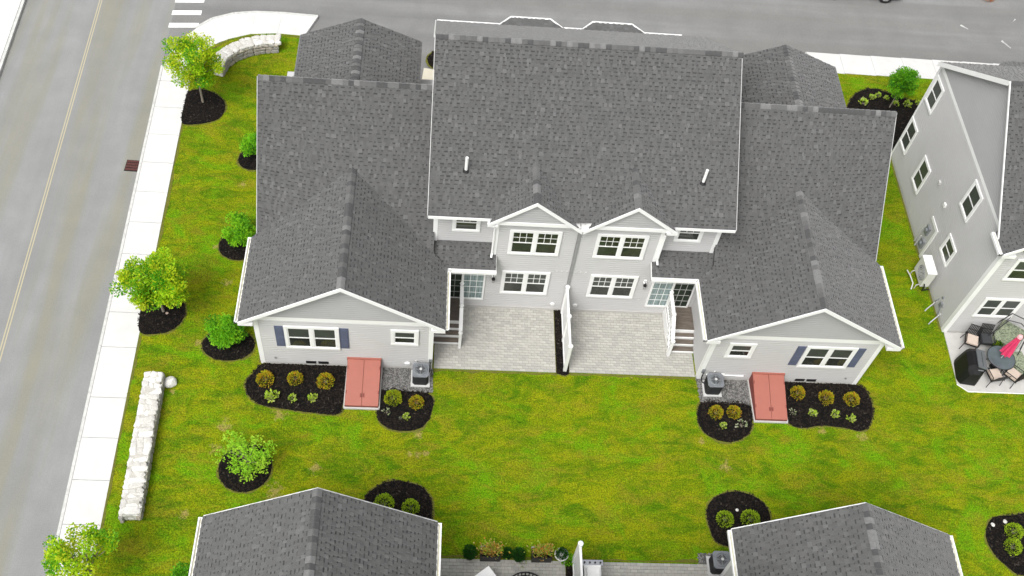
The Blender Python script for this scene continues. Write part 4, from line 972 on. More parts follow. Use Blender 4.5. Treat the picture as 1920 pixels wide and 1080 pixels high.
mulch([(-16.26, 1.22), (-16.30, 2.9), (-15.6, 3.02), (-14.95, 2.72), (-14.68, 2.1), (-14.85, 1.5), (-15.4, 1.12)], 'black mulch half-circle under the middle street tree')
mulch(circle(-13.15, 10.1, .62, .62), 'round black mulch ring under the topmost green shrub left of the duplex')
mulch(circle(-13.1, 5.42, .80, .72), 'round black mulch ring under the middle green shrub left of the duplex')
mulch(circle(-12.85, .72, .98, .70), 'round black mulch ring under the green shrub by the front left corner of the left wing')
mulch(circle(-11.55, -4.32, .92, .92), 'round black mulch ring under the young lime-green tree')
mulch([(-7.3, -5.9), (-7.2, -5.2), (-6.6, -4.72), (-5.9, -4.68), (-5.3, -4.88), (-4.98, -5.35), (-4.95, -6.1), (-5.2, -6.9), (-6.9, -6.9)], 'black mulch bed with two lime balls behind the lower left roof')
mulch([(4.88, -5.7), (5.1, -5.1), (5.65, -4.78), (6.25, -4.72), (6.9, -4.98), (7.2, -5.5), (7.1, -6.1), (6.6, -6.8), (5.2, -6.7)], 'black mulch bed with two lime balls behind the lower right roof')
mulch([(15.15, -6.1), (15.55, -5.5), (16.3, -5.35), (17.6, -5.3), (17.8, -6.8), (16.2, -7.6), (15.55, -7.25), (15.2, -6.7)], 'black mulch bed in the bottom right corner')
mulch([(14.2, 15.2), (14.9, 16.3), (15.8, 16.7), (16.6, 16.45), (17.4, 16.1), (18.2, 15.9), (18.3, 14.5), (15.7, 12.6), (14.6, 12.8), (14.0, 14.0)], 'black mulch bed around the small tree near the top right')
mulch([(-10.9, -6.0), (-10.2, -5.75), (-9.4, -5.7), (-8.9, -6.1), (-9.4, -6.7), (-10.6, -6.8)], 'dark strip of mulch peeking out behind the lower left roof edge')
mulch(circle(-5.05, 16.9, .85, .75), 'black mulch patch seen between the duplex and its left garage roof')
blob_sheet('gravel_strip', [(-7.03, -.04), (-5.12, -.04), (-5.1, -1.02), (-7.03, -1.0)], .01, [GRAVEL], 2600, [GRAV_A, GRAV_B], smooth=False, label='grey gravel patch between the left cellar doors and condenser', category='gravel')
blob_sheet('gravel_strip', [(5.16, -.04), (7.16, -.04), (7.12, -1.1), (5.2, -1.05)], .01, [GRAVEL], 2600, [GRAV_A, GRAV_B], smooth=False, label='grey gravel patch between the right cellar doors and condenser', category='gravel')
blob_sheet('gravel_strip', [(4.4, -7.1), (5.2, -7.1), (5.2, -8.3), (4.98, -8.3), (4.98, -7.48), (4.4, -7.44)], .01, [GRAVEL], 900, [GRAV_A, GRAV_B], smooth=False, label='grey gravel patch under the condenser at the lower right roof', category='gravel')

def wob(pts, n=14):
    out = []
    for i in range(len(pts) - 1):
        for t in np.linspace(0, 1, n, endpoint=False): out.append((pts[i][0] + (pts[i + 1][0] - pts[i][0]) * t, pts[i][1] + (pts[i + 1][1] - pts[i][1]) * t))
    return out + [pts[-1]]
for pts, sg in (([(-5.1, -.01), (-.33, -.01)], 1), ([(.2, .02), (5.15, .02)], 1), ([(-16.02, -7.6), (-16.2, 1.0)], 1), ([(-16.24, 3.0), (-16.47, 12.0)], 1), ([(11.56, .0), (11.56, 11.5)], 1), ([(-11.56, 11.5), (-11.56, .0)], 1), ([(-.3, -7.42), (-4.6, -7.42)], 1), ([(5.0, -7.42), (.2, -7.42)], 1), ([(15.72, 2.7), (15.72, 12.4)], -1), ([(-16.5, 15.5), (-15.9, 16.85), (-15.22, 17.42), (-14.28, 17.84), (-13.06, 18.0), (-11.8, 17.95)], 1)):
    worn_edge('worn_edge', wob(pts, 40), .02, .12, None, False, sgn=sg)
# ------------------------------------------------------------------ plants
def leaf(m, p, d, up, L, W, mi):
    d = d.normalized(); sx = d.cross(up)
    sx = sx.normalized() if sx.length > 1e-4 else d.orthogonal().normalized()
    n_ = sx.cross(d); p = Vector(p)
    m.add([p, p + d * L * .5 + sx * W * .5 - n_ * W * .14, p + d * L, p + d * L * .5 - sx * W * .5 - n_ * W * .14], [(0, 1, 2), (0, 2, 3)], mi)
def rvec(): 
    while True:
        v = Vector((random.uniform(-1, 1), random.uniform(-1, 1), random.uniform(-1, 1)))
        if .05 < v.length < 1: return v
def plant_mesh(nleaf, mats, shape, L=(.05, .09), clumps=0, csize=.3, upness=.5):
    """shape() -> centre-relative point in the crown; leaves gather in clumps, each clump leaning to one tone"""
    m = MB()
    cl = [(Vector(shape()), random.randrange(len(mats))) for _ in range(clumps)] if clumps else None
    for i in range(nleaf):
        if cl:
            c, tone = random.choice(cl); v = rvec(); p = c + v * csize * (.5 + random.random() * .5); tn = tone if random.random() < .6 else random.randrange(len(mats)); out = v
        else:
            p = Vector(shape()); tn = random.randrange(len(mats)); out = p.copy()
        d = (out.normalized() * .8 + rvec() * .9 + Vector((0, 0, upness * .3))); up = (Vector((0, 0, 1)) * (1 + upness) + rvec())
        l_ = random.uniform(*L); leaf(m, p, d, up, l_, l_ * random.uniform(.55, .8), tn)
    return m
def dome(r_, h, p=.5):
    def f():
        a = random.random() * 6.283; c = random.random(); rr = (.55 + .45 * random.random() ** .5); ph = math.acos(1 - c)
        return (r_ * rr * math.sin(ph) * math.cos(a), r_ * rr * math.sin(ph) * math.sin(a), .06 + h * rr * math.cos(ph))
    return f
def small_plant(kind, mats, r_, h, n, L):
    m = plant_mesh(n, mats, dome(r_, h), L, upness=.8)
    fol = m.mesh('foliage', mats); st = MB()
    for k in range(7):
        a = k * .9; st.tube([(0, 0, -.02), (r_ * .35 * math.cos(a), r_ * .35 * math.sin(a), h * .5)], [.012, .005], 4)
    return fol, st.mesh('stems', BARK)
PROTO = {}
def plant(kind, name, label, cat, loc, scale=1., rz=0., group=None, flat=1.):
    t = thing(name, label, cat, loc, rz, group, (scale, scale, scale * flat)); fol, st = PROTO[kind][random.randrange(len(PROTO[kind]))]
    link('foliage', fol, t); link('stems', st, t); return t
PROTO['gold'] = [small_plant('gold', L_SPIREA, .30, .36, 620, (.035, .07)) for _ in range(3)]
PROTO['goldgreen'] = [small_plant('goldgreen', L_SPGREEN + L_SPIREA[:1], .30, .38, 560, (.04, .08)) for _ in range(2)]
PROTO['lime'] = [small_plant('lime', L_LIME, .32, .42, 700, (.035, .06)) for _ in range(2)]
PROTO['hosta'] = [small_plant('hosta', L_HOSTA, .15, .15, 60, (.08, .15)) for _ in range(3)]
PROTO['pale'] = [small_plant('pale', L_PALE, .16, .14, 30, (.06, .10)) for _ in range(2)]
Z0 = .05
GS, GP = 'round gold spirea shrubs in the mulch beds', 'small pale perennials in the mulch beds'
for kind, x, y, sc, label in [
    ('gold', -11.27, -.80, 1.08, 'gold-green spirea shrub at the left end of the left long bed'),
    ('gold', -10.19, -.72, .95, 'olive-gold spirea shrub, middle one of the left long bed\'s back row'),
    ('gold', -9.06, -.80, 1.08, 'gold spirea shrub nearest the left red cellar doors'),
    ('goldgreen', -6.52, -1.42, 1.05, 'loose green-gold shrub beside the left red cellar doors in the small bed'),
    ('gold', -5.65, -1.55, .92, 'compact olive-gold shrub below the left condenser'),
    ('gold', 5.70, -1.55, .92, 'gold spirea directly below the right condenser'),
    ('gold', 6.40, -1.52, .90, 'gold spirea right of another in the small right bed, next to the red cellar doors'),
    ('gold', 9.05, -.58, .95, 'gold-green spirea nearest the right red cellar doors in the long right bed'),
    ('gold', 10.14, -.75, 1.0, 'gold spirea in the middle of the long right bed\'s back row'),
    ('gold', 11.16, -.78, 1.0, 'olive-gold spirea at the right end of the long right bed')]:
    plant(kind, 'spirea_shrub', label, 'shrub', (x, y, Z0 - .02), sc, random.random() * 6, GS)
for kind, x, y, sc, label in [
    ('hosta', -10.93, -1.48, 1.35, 'largest lime-green perennial at the left of the left long bed\'s front row'),
    ('hosta', -10.22, -1.53, .85, 'small lime perennial in the middle of the left long bed\'s front row'),
    ('hosta', -9.46, -1.48, .95, 'spreading lime perennial in front of the shrub nearest the left red cellar doors'),
    ('pale', -6.72, -1.98, .9, 'tiny whitish plant in the left small bed by the cellar doors'),
    ('hosta', -5.99, -2.14, .75, 'small lime perennial in the middle of the left small bed'),
    ('pale', -6.2, -2.2, .35, 'very small pale sprout in the left small bed between two plants'),
    ('hosta', 5.92, -2.09, .75, 'small lime perennial at the left of the right small bed\'s front row'),
    ('pale', 6.62, -2.04, 1.2, 'pale spreading perennial near the lower corner of the right cellar doors'),
    ('pale', 8.72, -1.42, .85, 'small whitish perennial just right of the right red cellar doors'),
    ('hosta', 9.50, -1.46, .9, 'lime perennial second from the right cellar doors in the front row'),
    ('hosta', 10.37, -1.45, .95, 'lime perennial third from the right cellar doors in the front row'),
    ('hosta', 10.97, -1.58, .9, 'lime perennial at the right end of the right long bed\'s front row')]:
    plant(kind, 'perennial', label, 'plant', (x, y, Z0), sc, random.random() * 6, GP)
for x, y, label in [(-6.60, -5.60, 'lime ball shrub touching the lower left roof, left one of two'), (-5.68, -5.72, 'lime ball shrub touching the lower left roof, right one of two'),
                    (5.48, -5.85, 'lime ball shrub left of its twin above the lower right roof'), (6.40, -5.83, 'lime ball shrub right of its twin above the lower right roof'),
                    (16.15, -6.05, 'larger lime ball shrub in the bottom right corner bed'), (15.95, -6.62, 'lower lime ball shrub in the bottom right corner bed')]:
    plant('lime', 'ball_shrub', label, 'shrub', (x, y, Z0 - .02), .95 + random.random() * .15, random.random() * 6, 'lime ball shrubs behind the lower duplex')
for x, y, sc, label in [(15.05, 15.55, 1.2, 'large lime perennial at the left of the top right bed'), (15.62, 16.0, .9, 'lime perennial second from the left in the top right bed'), (15.95, 16.15, .8, 'small lime perennial left of the small tree\'s crown'),
                    (16.32, 15.98, .8, 'lime perennial at the left edge of the small tree\'s crown'), (16.66, 15.60, .9, 'lime perennial just below the small tree\'s crown'), (17.25, 15.60, 1.15, 'largest lime perennial below the small tree near the top right'), (17.85, 15.70, 1.0, 'lime perennial beside the neighbour\'s corner near the top right')]:
    plant('hosta', 'perennial', label, 'plant', (x, y, Z0), sc, random.random() * 6, 'lime perennials around the small top right tree')
plant('goldgreen', 'spirea_shrub', 'green-gold shrub squeezed between the right wing roof and the neighbour\'s wall', 'shrub', (16.35 - .9, 13.9, 0), 1.3, 0)
plant('goldgreen', 'spirea_shrub', 'gold shrub just showing behind the lower left roof edge', 'shrub', (-10.05, -6.15, 0), .8, 0)
for x, y, lb in ((15.5, -5.75, 'flat pale stone at the left of the bottom right bed'), (16.0, -5.62, 'flat pale stone further right in the bottom right bed')):
    m = MB(); m.lathe([(.07, 0), (.085, .012), (.05, .022), (.0, .024)], 7); o = m.build('garden_stone', STONES[0], None, loc=(x, y, .05), label=lb, category='stone')
m = MB(); m.lathe([(.05, 0), (.06, .02), (.03, .04)], 7); m.build('garden_stone', STONES[1], None, loc=(6.0, -5.45, .06), label='small white stone above the two lime balls at the lower right roof', category='stone')
m = MB(); m.lathe([(.05, 0), (.06, .015), (.03, .02)], 7); m.build('garden_stone', mat('pinkish_stone', (.40, .30, .26), .9, .2, 8), None, loc=(-15.35, 2.0, .06), label='pale pinkish stone on the mulch under the middle street tree', category='stone')

def ellip(rx, ry, rz, cz, hollow=.45):
    def f():
        while True:
            v = rvec()
            if v.length > hollow: return (v.x * rx, v.y * ry, cz + v.z * rz)
    return f
def woody(label, name, cat, loc, mats, nleaf, crown, clumps, csize, L, trunk_h, tr, branches, lean=(0, 0), group=None, rz=0.):
    t = thing(name, label, cat, loc, rz, group)
    m = MB(); top = Vector((lean[0], lean[1], trunk_h)); m.tube([(0, 0, -.05), (lean[0] * .4, lean[1] * .4, trunk_h * .5), top], [tr, tr * .8, tr * .62], 8); m.build('trunk', BARK, t)
    lm = MB(); cen = [Vector(crown()) for _ in range(clumps)]
    b = MB()
    for c in cen[:branches]:
        mid = top.lerp(c, .5) + Vector((0, 0, .08)); b.tube([top - Vector((0, 0, random.random() * trunk_h * .35)), mid, c], [tr * .45, tr * .28, tr * .08], 5)
    b.build('limbs', BARK, t)
    tones = [random.randrange(len(mats)) for _ in cen]; sz = [csize * random.uniform(.65, 1.15) for _ in cen]
    for i in range(nleaf):
        k = random.randrange(len(cen)); v = rvec().normalized() * (random.random() ** .45); p = cen[k] + Vector((v.x, v.y, v.z * .75)) * sz[k]
        tn = tones[k] if random.random() < .62 else random.randrange(len(mats)); l_ = random.uniform(*L)
        leaf(lm, p, v + rvec() * .8, Vector((0, 0, 1.3)) + rvec(), l_, l_ * random.uniform(.6, .9), tn)
    lm.build('crown', mats, t); return t
G_ST = 'young street trees along the left sidewalk'
woody('young yellow-green street tree with a visible slim trunk at the upper left', 'street_tree', 'tree', (-15.76, 13.28, .03), L_MAPLE, 10500, ellip(1.14, 1.0, 1.22, 2.62, .35), 50, .33, (.055, .11), 1.5, .055, 22, (-.02, .05), G_ST)
woody('young yellow-green street tree overhanging the sidewalk at mid-left', 'street_tree', 'tree', (-15.50, 2.10, .03), L_MAPLE, 13000, ellip(1.20, 1.02, 1.15, 2.2, .35), 56, .34, (.055, .11), 1.2, .06, 24, (-.03, .03), G_ST)
woody('yellow-green street tree cut off at the bottom left corner', 'street_tree', 'tree', (-15.70, -8.55, .03), L_MAPLE, 5200, ellip(1.0, .95, .95, 2.3, .35), 40, .27, (.055, .11), 1.4, .06, 22, (0, 0), G_ST)
G_SH = 'bright green rounded shrubs along the left side of the duplex'
woody('bright green shrub highest of three beside the left wing, half behind the roof', 'leafy_shrub', 'shrub', (-13.0, 10.35, .03), L_BRIGHT, 4500, ellip(.52, .50, .48, .72, .3), 26, .24, (.05, .09), .35, .03, 12, (0, 0), G_SH)
woody('bright green rounded shrub halfway along the left wing', 'leafy_shrub', 'shrub', (-13.05, 5.62, .03), L_BRIGHT, 5200, ellip(.56, .52, .50, .78, .3), 28, .25, (.05, .09), .35, .03, 12, (0, 0), G_SH)
woody('bright green rounded shrub beside the left wing\'s front corner', 'leafy_shrub', 'shrub', (-12.85, .86, .03), L_BRIGHT, 6000, ellip(.66, .56, .52, .80, .3), 32, .26, (.05, .09), .35, .03, 12, (0, 0), G_SH)
woody('sparse young lime-green tree in a round mulch ring on the lower left lawn', 'young_tree', 'tree', (-11.42, -4.30, .03), L_YOUNG, 2100, ellip(.90, .78, .82, 1.15, .2), 46, .21, (.05, .10), .45, .028, 18, (0, 0))
woody('small bushy green tree in the mulch bed near the top right', 'small_tree', 'tree', (16.36, 15.44, .03), L_DARK + L_BRIGHT[:1], 6500, ellip(.58, .50, .72, 1.72, .3), 30, .27, (.05, .09), 1.0, .03, 16, (0.03, 0))
woody('bright green shrub tip showing at the bottom edge left of the lower roof', 'leafy_shrub', 'shrub', (-12.75, -8.75, .03), L_BRIGHT, 3500, ellip(.6, .5, .5, .8, .3), 22, .25, (.05, .09), .35, .03, 10, (0, 0), G_SH)

# ------------------------------------------------------------------ stone walls and boulders
import bmesh
def stone_meshes(n):
    out = []
    for i in range(n):
        bm = bmesh.new(); bmesh.ops.create_cube(bm, size=1.0); bmesh.ops.bevel(bm, geom=bm.edges[:], offset=.16, segments=1, affect='EDGES')
        for v in bm.verts: v.co += Vector([random.uniform(-.07, .07) for _ in range(3)])
        me = bpy.data.meshes.new('stone'); bm.to_mesh(me); bm.free(); me.materials.append(STONES[(2, 4, 3)[i % 3]] if i % 2 else STONES[(0, 1, 1, 0)[i // 2 % 4]]); out.append(me)
    return out
STM = stone_meshes(16)
def stone_wall(label, path, width, h, loc, step=.30):
    """path: centre line; stones cap the top and face both sides of a mortar core"""
    root = thing('stone_wall', label, 'wall', loc); P = [Vector((x - loc[0], y - loc[1], 0)) for x, y in path]
    lft, rgt = [], []
    for i, p in enumerate(P):
        d = (P[min(i + 1, len(P) - 1)] - P[max(i - 1, 0)]).normalized(); n_ = Vector((-d.y, d.x, 0)); lft.append(p + n_ * (width / 2 - .06)); rgt.append(p - n_ * (width / 2 - .06))
    m = MB(); n = len(P); vs = [(*v.xy, z) for z in (0, h - .012) for v in lft + rgt]
    fs = []
    for i in range(n - 1): fs += [(2 * n + i, 2 * n + n + i, 2 * n + n + i + 1, 2 * n + i + 1), (i, i + 1, 2 * n + i + 1, 2 * n + i), (n + i, 2 * n + n + i, 2 * n + n + i + 1, n + i + 1)]
    fs += [(0, 2 * n, 3 * n, n), (n - 1, 2 * n - 1, 4 * n - 1, 3 * n - 1)]
    m.add(vs, fs); m.build('core', MORTAR, root)
    L = sum((P[i + 1] - P[i]).length for i in range(n - 1))
    def at(s_):
        for i in range(n - 1):
            d = P[i + 1] - P[i]
            if s_ <= d.length or i == n - 2: return P[i] + d.normalized() * s_, d.normalized()
            s_ -= d.length
    def put(p, d, size, rots=0., side=False): 
        link('stone', random.choice(STM[1::2] if side else STM[0::2]), root, p, (random.uniform(-.05, .05), random.uniform(-.05, .05), math.atan2(d.y, d.x) + rots), size)
    s_ = 0
    while s_ < L - .08:
        p, d = at(s_ + .13); nrm = Vector((-d.y, d.x, 0)); k = random.choice((2, 2, 3)); cuts = sorted([0, 1] + [(q + random.uniform(.38, .62)) / k if k == 2 and q == 0 else (q + random.uniform(.8, 1.2)) / k for q in range(k - 1)])
        ln = random.uniform(.15, .27)
        for q in range(len(cuts) - 1):
            wd = (cuts[q + 1] - cuts[q]) * width; off = ((cuts[q] + cuts[q + 1]) / 2 - .5) * width
            put(p + nrm * off + d * random.uniform(-.05, .05) + Vector((0, 0, h - .075 + random.uniform(-.012, .012))), d, (ln * 1.12, wd * 1.08, .15), random.uniform(-.35, .35))
        s_ += ln
    for sgn in (-1, 1):
        for row, (zc, hh) in enumerate(((.10, .19), (.29, .17), (h - .17, .12))):
            s_ = 0
            while s_ < L - .06:
                ln = random.uniform(.18, .40); p, d = at(min(s_ + ln / 2, L - .05)); nrm = Vector((-d.y, d.x, 0))
                put(p + nrm * sgn * (width / 2 - .04) + Vector((0, 0, zc)), d, (ln * .97, .14, hh * random.uniform(.9, 1.05)), 0., True); s_ += ln
    for e, sg in ((.04, 1), (L - .04, -1)):
        p, d = at(e); nrm = Vector((-d.y, d.x, 0))
        for q in (-.33, 0, .33):
            for zc in (.10, .29, h - .17): put(p + nrm * q * width + Vector((0, 0, zc)), d, (.12, width / 3 * .97, .18))
    return root
stone_wall('long straight whitish fieldstone wall beside the left sidewalk', [(-15.24, -.85), (-15.20, -2.0), (-15.17, -3.2), (-15.13, -4.4), (-15.09, -5.4), (-15.06, -6.35)], .66, .52, (-15.15, -3.6, 0))
stone_wall('curved fieldstone wall at the top left street corner', [(-15.42, 15.05), (-15.22, 15.75), (-14.85, 16.25), (-14.35, 16.62), (-13.75, 16.90), (-13.3, 17.0), (-12.9, 17.05)], .62, .62, (-14.3, 16.4, 0))
bm = bmesh.new(); bmesh.ops.create_icosphere(bm, subdivisions=2, radius=1)
for v in bm.verts: v.co *= 1 + .18 * mnoise.noise(v.co * 1.7)
me = bpy.data.meshes.new('boulder'); bm.to_mesh(me); bm.free(); me.materials.append(STONES[1])
link('boulder', me, None, (-14.70, -1.02, .07), (0, 0, .5), (.27, .22, .20), label='single pale boulder lying beside the top end of the long stone wall', category='boulder')

# ------------------------------------------------------------------ lower patio: planters, pots, grill
def planter(x, label):
    t = thing('planter_box', label, 'planter', (x, -7.35, 0), 0, 'black planter boxes with orange and green foliage')
    m = MB()
    for a, b in (((-.34, -.19, 0), (.34, -.15, .42)), ((-.34, .15, 0), (.34, .19, .42)), ((-.34, -.15, 0), (-.30, .15, .42)), ((.30, -.15, 0), (.34, .15, .42))): m.bbox(a, b)
    m.build('box', BLACK, t); m = MB(); m.bbox((-.30, -.15, .02), (.30, .15, .36)); m.build('soil', MULCH, t)
    m = MB(); m.bbox((-.36, .19, .30), (-.20, .22, .42)); m.build('handle', LGREY, t)
    m = plant_mesh(700, L_COLEUS, lambda: (random.gauss(0, .17), .03 + random.gauss(0, .11), .46 + random.random() * .28), (.05, .10), upness=.8); m.build('foliage', L_COLEUS, t)
    return t
planter(-2.90, 'black planter box with orange-tipped foliage, left one of two on the bottom patio')
planter(-1.14, 'black planter box with orange-tipped foliage, right one of two on the bottom patio')
bx_f, bx_s = None, None
mm = plant_mesh(1500, L_BOX, ellip(.24, .24, .28, .42, .5), (.03, .055)); bx_f = mm.mesh('foliage', L_BOX)
pm = MB(); pm.lathe([(.13, 0), (.17, .18), (.16, .18), (.15, .12)], 14); pot_b = pm.mesh('pot', BLACK)
pm = MB(); pm.lathe([(.14, 0), (.24, .30), (.27, .34), (.22, .34), (.20, .28)], 18); pot_w = pm.mesh('pot', WHITE)
for x, y, pot, sc, lb in ((-3.60, -7.38, pot_b, 1.05, 'dark green clipped bush at the left end of the bottom patio planters'), (-2.32, -7.36, pot_b, .85, 'dark green bush just right of the left planter box'), (-1.93, -7.42, pot_b, 1.0, 'dark green bush between the two planter boxes, larger one'), (-.46, -7.34, pot_w, .9, 'dark green bush in a white pot next to the bottom privacy fence')):
    t = thing('potted_bush', lb, 'potted bush', (x, y, 0), random.random() * 6, 'clipped bushes along the bottom patio', sc); link('pot', pot, t); link('foliage', bx_f, t)
plant('pale', 'perennial', 'tiny green weed at the patio edge between the planter boxes', 'plant', (-1.75, -7.62, 0), .8)
t = thing('ground_cover', 'loose green leafy plant between the white pot and the bottom fence', 'plant', (-.22, -7.45, 0))
m = plant_mesh(300, L_BRIGHT, dome(.22, .25), (.05, .09)); m.build('foliage', L_BRIGHT, t)
# white side table, round dark chair, grey cushion seat at the bottom edge
t = thing('side_table', 'white square table cut off by the bottom edge of the photo', 'table', (-3.05, -8.42, 0), .65)
m = MB(); m.bbox((-.34, -.34, .68), (.34, .34, .72)); m.build('tabletop', WHITE, t)
for i in (-1, 1):
    for j in (-1, 1): m = MB(); m.bbox((i * .30 - .025, j * .30 - .025, .02), (i * .30 + .025, j * .30 + .025, .68)); m.build('leg', WHITE, t)
t = thing('round_lounge_chair', 'round black woven chair with a grey cushion at the bottom edge', 'chair', (-1.75, -8.75, 0), 0)
m = MB()
for i in range(15):
    a = math.pi * (.06 + .88 * i / 14); m.tube([(.30 * math.cos(a), .25 * math.sin(a), .25), (.62 * math.cos(a), .55 * math.sin(a), .55), (.66 * math.cos(a), .60 * math.sin(a), .78)], .022, 5)
for r_, z in ((.66, .78), (.60, .58), (.42, .35)): m.tube([(r_ * math.cos(a), r_ * .9 * math.sin(a), z) for a in np.linspace(.1, math.pi - .1, 16)], .028, 6)
m.build('woven_back', BLACK, t)
m = MB(); m.lathe([(.48, .30), (.54, .36), (.52, .44), (.0, .47)], 20, (.0, .0, 0)); m.build('cushion', mat('grey_fabric', (.20, .20, .205), .9, .12, 10, .3, 60), t)
m = MB(); m.lathe([(.35, .03), (.4, .06), (.35, .28)], 16); m.build('base', BLACK, t)
t = thing('gas_grill', 'steel and black grill with a white lid standing right of the bottom fence', 'grill', (.50, -8.05, 0), 0)
m = MB(); m.bbox((-.24, -.25, .1), (.24, .20, .80)); m.build('cabinet', BLACK, t)
m = MB(); m.bbox((-.30, -.42, .82), (.05 + .22, .14, .90)); m.bbox((-.22, -.40, .90), (.20, .02, 1.02)); m.build('lid', WHITE, t)
m = MB(); m.bbox((-.40, .14, .80), (.36, .34, .86)); m.build('shelf', CHROME, t)
for i in range(4): m = MB(); m.lathe([(.035, 0), (.03, .05)], 8, (-.27 + i * .18, .24, .86)); m.build('knob', BLACK, t)

# ------------------------------------------------------------------ neighbour's patio furniture
CUSH = mat('beige_cushion', (.52, .43, .36), .9, .06, 8, .3, 60)
PINK = mat('pink_umbrella_cloth', (.62, .05, .14), .8, .15, 4, .2, 30); PINKL = mat('pale_pink_cloth', (.80, .40, .42), .8, .1)
COVER = mat('black_grill_cover', (.008, .008, .009), .55, .3, 5, .3, 12, spec=.3); COVG = mat('grey_lid_top', (.105, .115, .12), .6, .15, 6, .1, 30)
def patio_chair():
    t = thing('patio_chair', 'black metal patio chair with beige seat cushion', 'chair', group='black patio chairs around the glass table')
    for x in (-.27, .27):
        for y in (-.25, .25):
            m = MB(); m.tube([(x, y, .40), (x * 1.12, y * 1.15, .0)], .016, 6); m.build('leg', BLACK, t)
        m = MB(); m.tube([(x, .27, .42), (x, .26, .62), (x, -.24, .64), (x, -.30, .42)], .018, 6); m.build('armrest', BLACK, t)
    m = MB(); m.bbox((-.27, -.27, .39), (.27, .27, .42)); m.build('seat', BLACK, t)
    m = MB(); m.box((0, .0, .465), (.46, .46, .075)); m.build('cushion', CUSH, t)
    m = MB()
    for k in range(9): x = -.24 + k * .06; m.tube([(x, -.27, .42), (x, -.40, .92)], .019, 4)
    for z, y in ((.92, -.40), (.68, -.338), (.44, -.275)): m.tube([(-.27, y, z), (.27, y, z)], .017, 6)
    m.build('backrest', BLACK, t); return t
ch = patio_chair(); ch.location = (16.62, 1.98, .03); ch.rotation_euler = (0, 0, math.radians(160 - 360)); ch['label'] = 'black chair with beige cushion near the neighbour\'s corner post'
copy_tree(ch, (17.22, 2.06, .03), math.radians(-185), None, 'empty-looking black chair under the neighbour\'s lower window')
copy_tree(ch, (17.13, .38, .03), math.radians(10), None, 'black cushioned chair at the near left side of the glass table')
copy_tree(ch, (17.90, .44, .03), math.radians(42), None, 'black cushioned chair at the near right side of the glass table')
for o in [c for c in bpy.data.objects if c.get('label') == 'empty-looking black chair under the neighbour\'s lower window']:
    for c in list(o.children):
        if c.name.startswith('cushion'): c.data = c.data.copy(); c.data.materials[0] = DGREY
tb = thing('round_table', 'round smoky glass patio table with a furled pink umbrella through it', 'table', (17.45, 1.02, .03))
m = MB(); m.lathe([(.56, .70), (.56, .715), (.0, .716)], 28); m.build('tabletop', mat('smoky_glass', (.085, .105, .115), .12, .2, 3, spec=.6), tb)
m = MB(); m.tube([(.56 * math.cos(a), .56 * math.sin(a), .708) for a in np.linspace(0, 2 * math.pi, 29)], .014, 6, cap=False); m.build('rim', BLACK, tb)
for k in range(4): a = .6 + k * math.pi / 2; m = MB(); m.tube([(.12 * math.cos(a), .12 * math.sin(a), .69), (.40 * math.cos(a), .40 * math.sin(a), .0)], .018, 6); m.build('leg', BLACK, tb)
um = thing('patio_umbrella', 'furled bright pink umbrella standing in the glass table', 'umbrella', (17.45, 1.02, .03))
m = MB(); m.tube([(0, 0, .02), (0, 0, 2.35)], .02, 8); m.build('pole', LGREY, um)
m = MB(); n_ = 16; prof = [(1.08, .25), (1.25, .225), (1.65, .165), (2.05, .105), (2.3, .055)]
vs = [((r_ * (1.0 if k % 2 else .62)) * math.cos(2 * math.pi * k / n_), (r_ * (1.0 if k % 2 else .62)) * math.sin(2 * math.pi * k / n_), z) for z, r_ in prof for k in range(n_)]
m.add(vs, [(i * n_ + k, i * n_ + (k + 1) % n_, (i + 1) * n_ + (k + 1) % n_, (i + 1) * n_ + k) for i in range(len(prof) - 1) for k in range(n_)]); m.build('furled_canopy', PINK, um)
m = MB(); m.lathe([(.11, -.10), (.09, .0), (.03, .06)], 10, (0, 0, 2.32)); m.build('canopy_top', PINKL, um)
m = MB(); m.lathe([(.16, 0), (.15, .05), (.04, .08)], 14); m.build('base', BLACK, um)
gr = thing('covered_grill', 'large grill under a black and grey cover at the near corner of the neighbour\'s patio', 'grill', (16.20, .72, .03), math.radians(-8))
m = MB()
secs = [(-.62, .20, .82), (-.50, .30, .95), (-.36, .34, 1.12), (.30, .34, 1.12), (.46, .30, .95), (.62, .18, .80)]
vs = []
for y, hw, zt in secs: vs += [(-hw - .10, y, .04), (-hw, y, zt * .86), (-hw * .55, y, zt), (hw * .55, y, zt), (hw, y, zt * .86), (hw + .08, y, .04)]
fs = [(i * 6 + k, i * 6 + k + 1, (i + 1) * 6 + k + 1, (i + 1) * 6 + k) for i in range(5) for k in range(5)] + [(0, 5, 4, 3, 2, 1), (30, 31, 32, 33, 34, 35)]
m.add(vs, fs); m.build('cover', COVER, gr)
m = MB(); m.add([(-.05, -.46, 1.19), (.36, -.46, 1.06), (.36, .42, 1.06), (-.05, .38, 1.19), (-.05, -.46, 1.14), (.36, -.46, 1.01), (.36, .42, 1.01), (-.05, .38, 1.14)], [(0, 1, 2, 3), (4, 7, 6, 5), (0, 4, 5, 1), (1, 5, 6, 2), (2, 6, 7, 3), (3, 7, 4, 0)]); m.build('lid_top', COVG, gr)
m = MB(); m.bbox((.02, -.50, .96), (.24, -.47, .99)); m.build('handle', MGREY, gr)
sw = thing('swing_seat', 'patio swing seat with leaf-patterned green cushions under a thin arched frame', 'swing seat', (18.05, 2.05, .03), math.radians(-35))
LEAFC = mat('leaf_pattern_cushion', (.07, .15, .12), .9, .8, 14, .2, 40, hue=(.40, .44, .30))
m = MB()
for y in (-.35, .35): m.tube([(-.75, y, 0), (-.42, y * .6, 1.75), (.0, y * .4, 1.85), (.42, y * .6, 1.75), (.75, y, 0)], .022, 6)
m.build('frame', DGREY, sw)
m = MB(); m.box((0, -.05, .50), (1.0, .50, .12)); m.build('seat', LEAFC, sw)
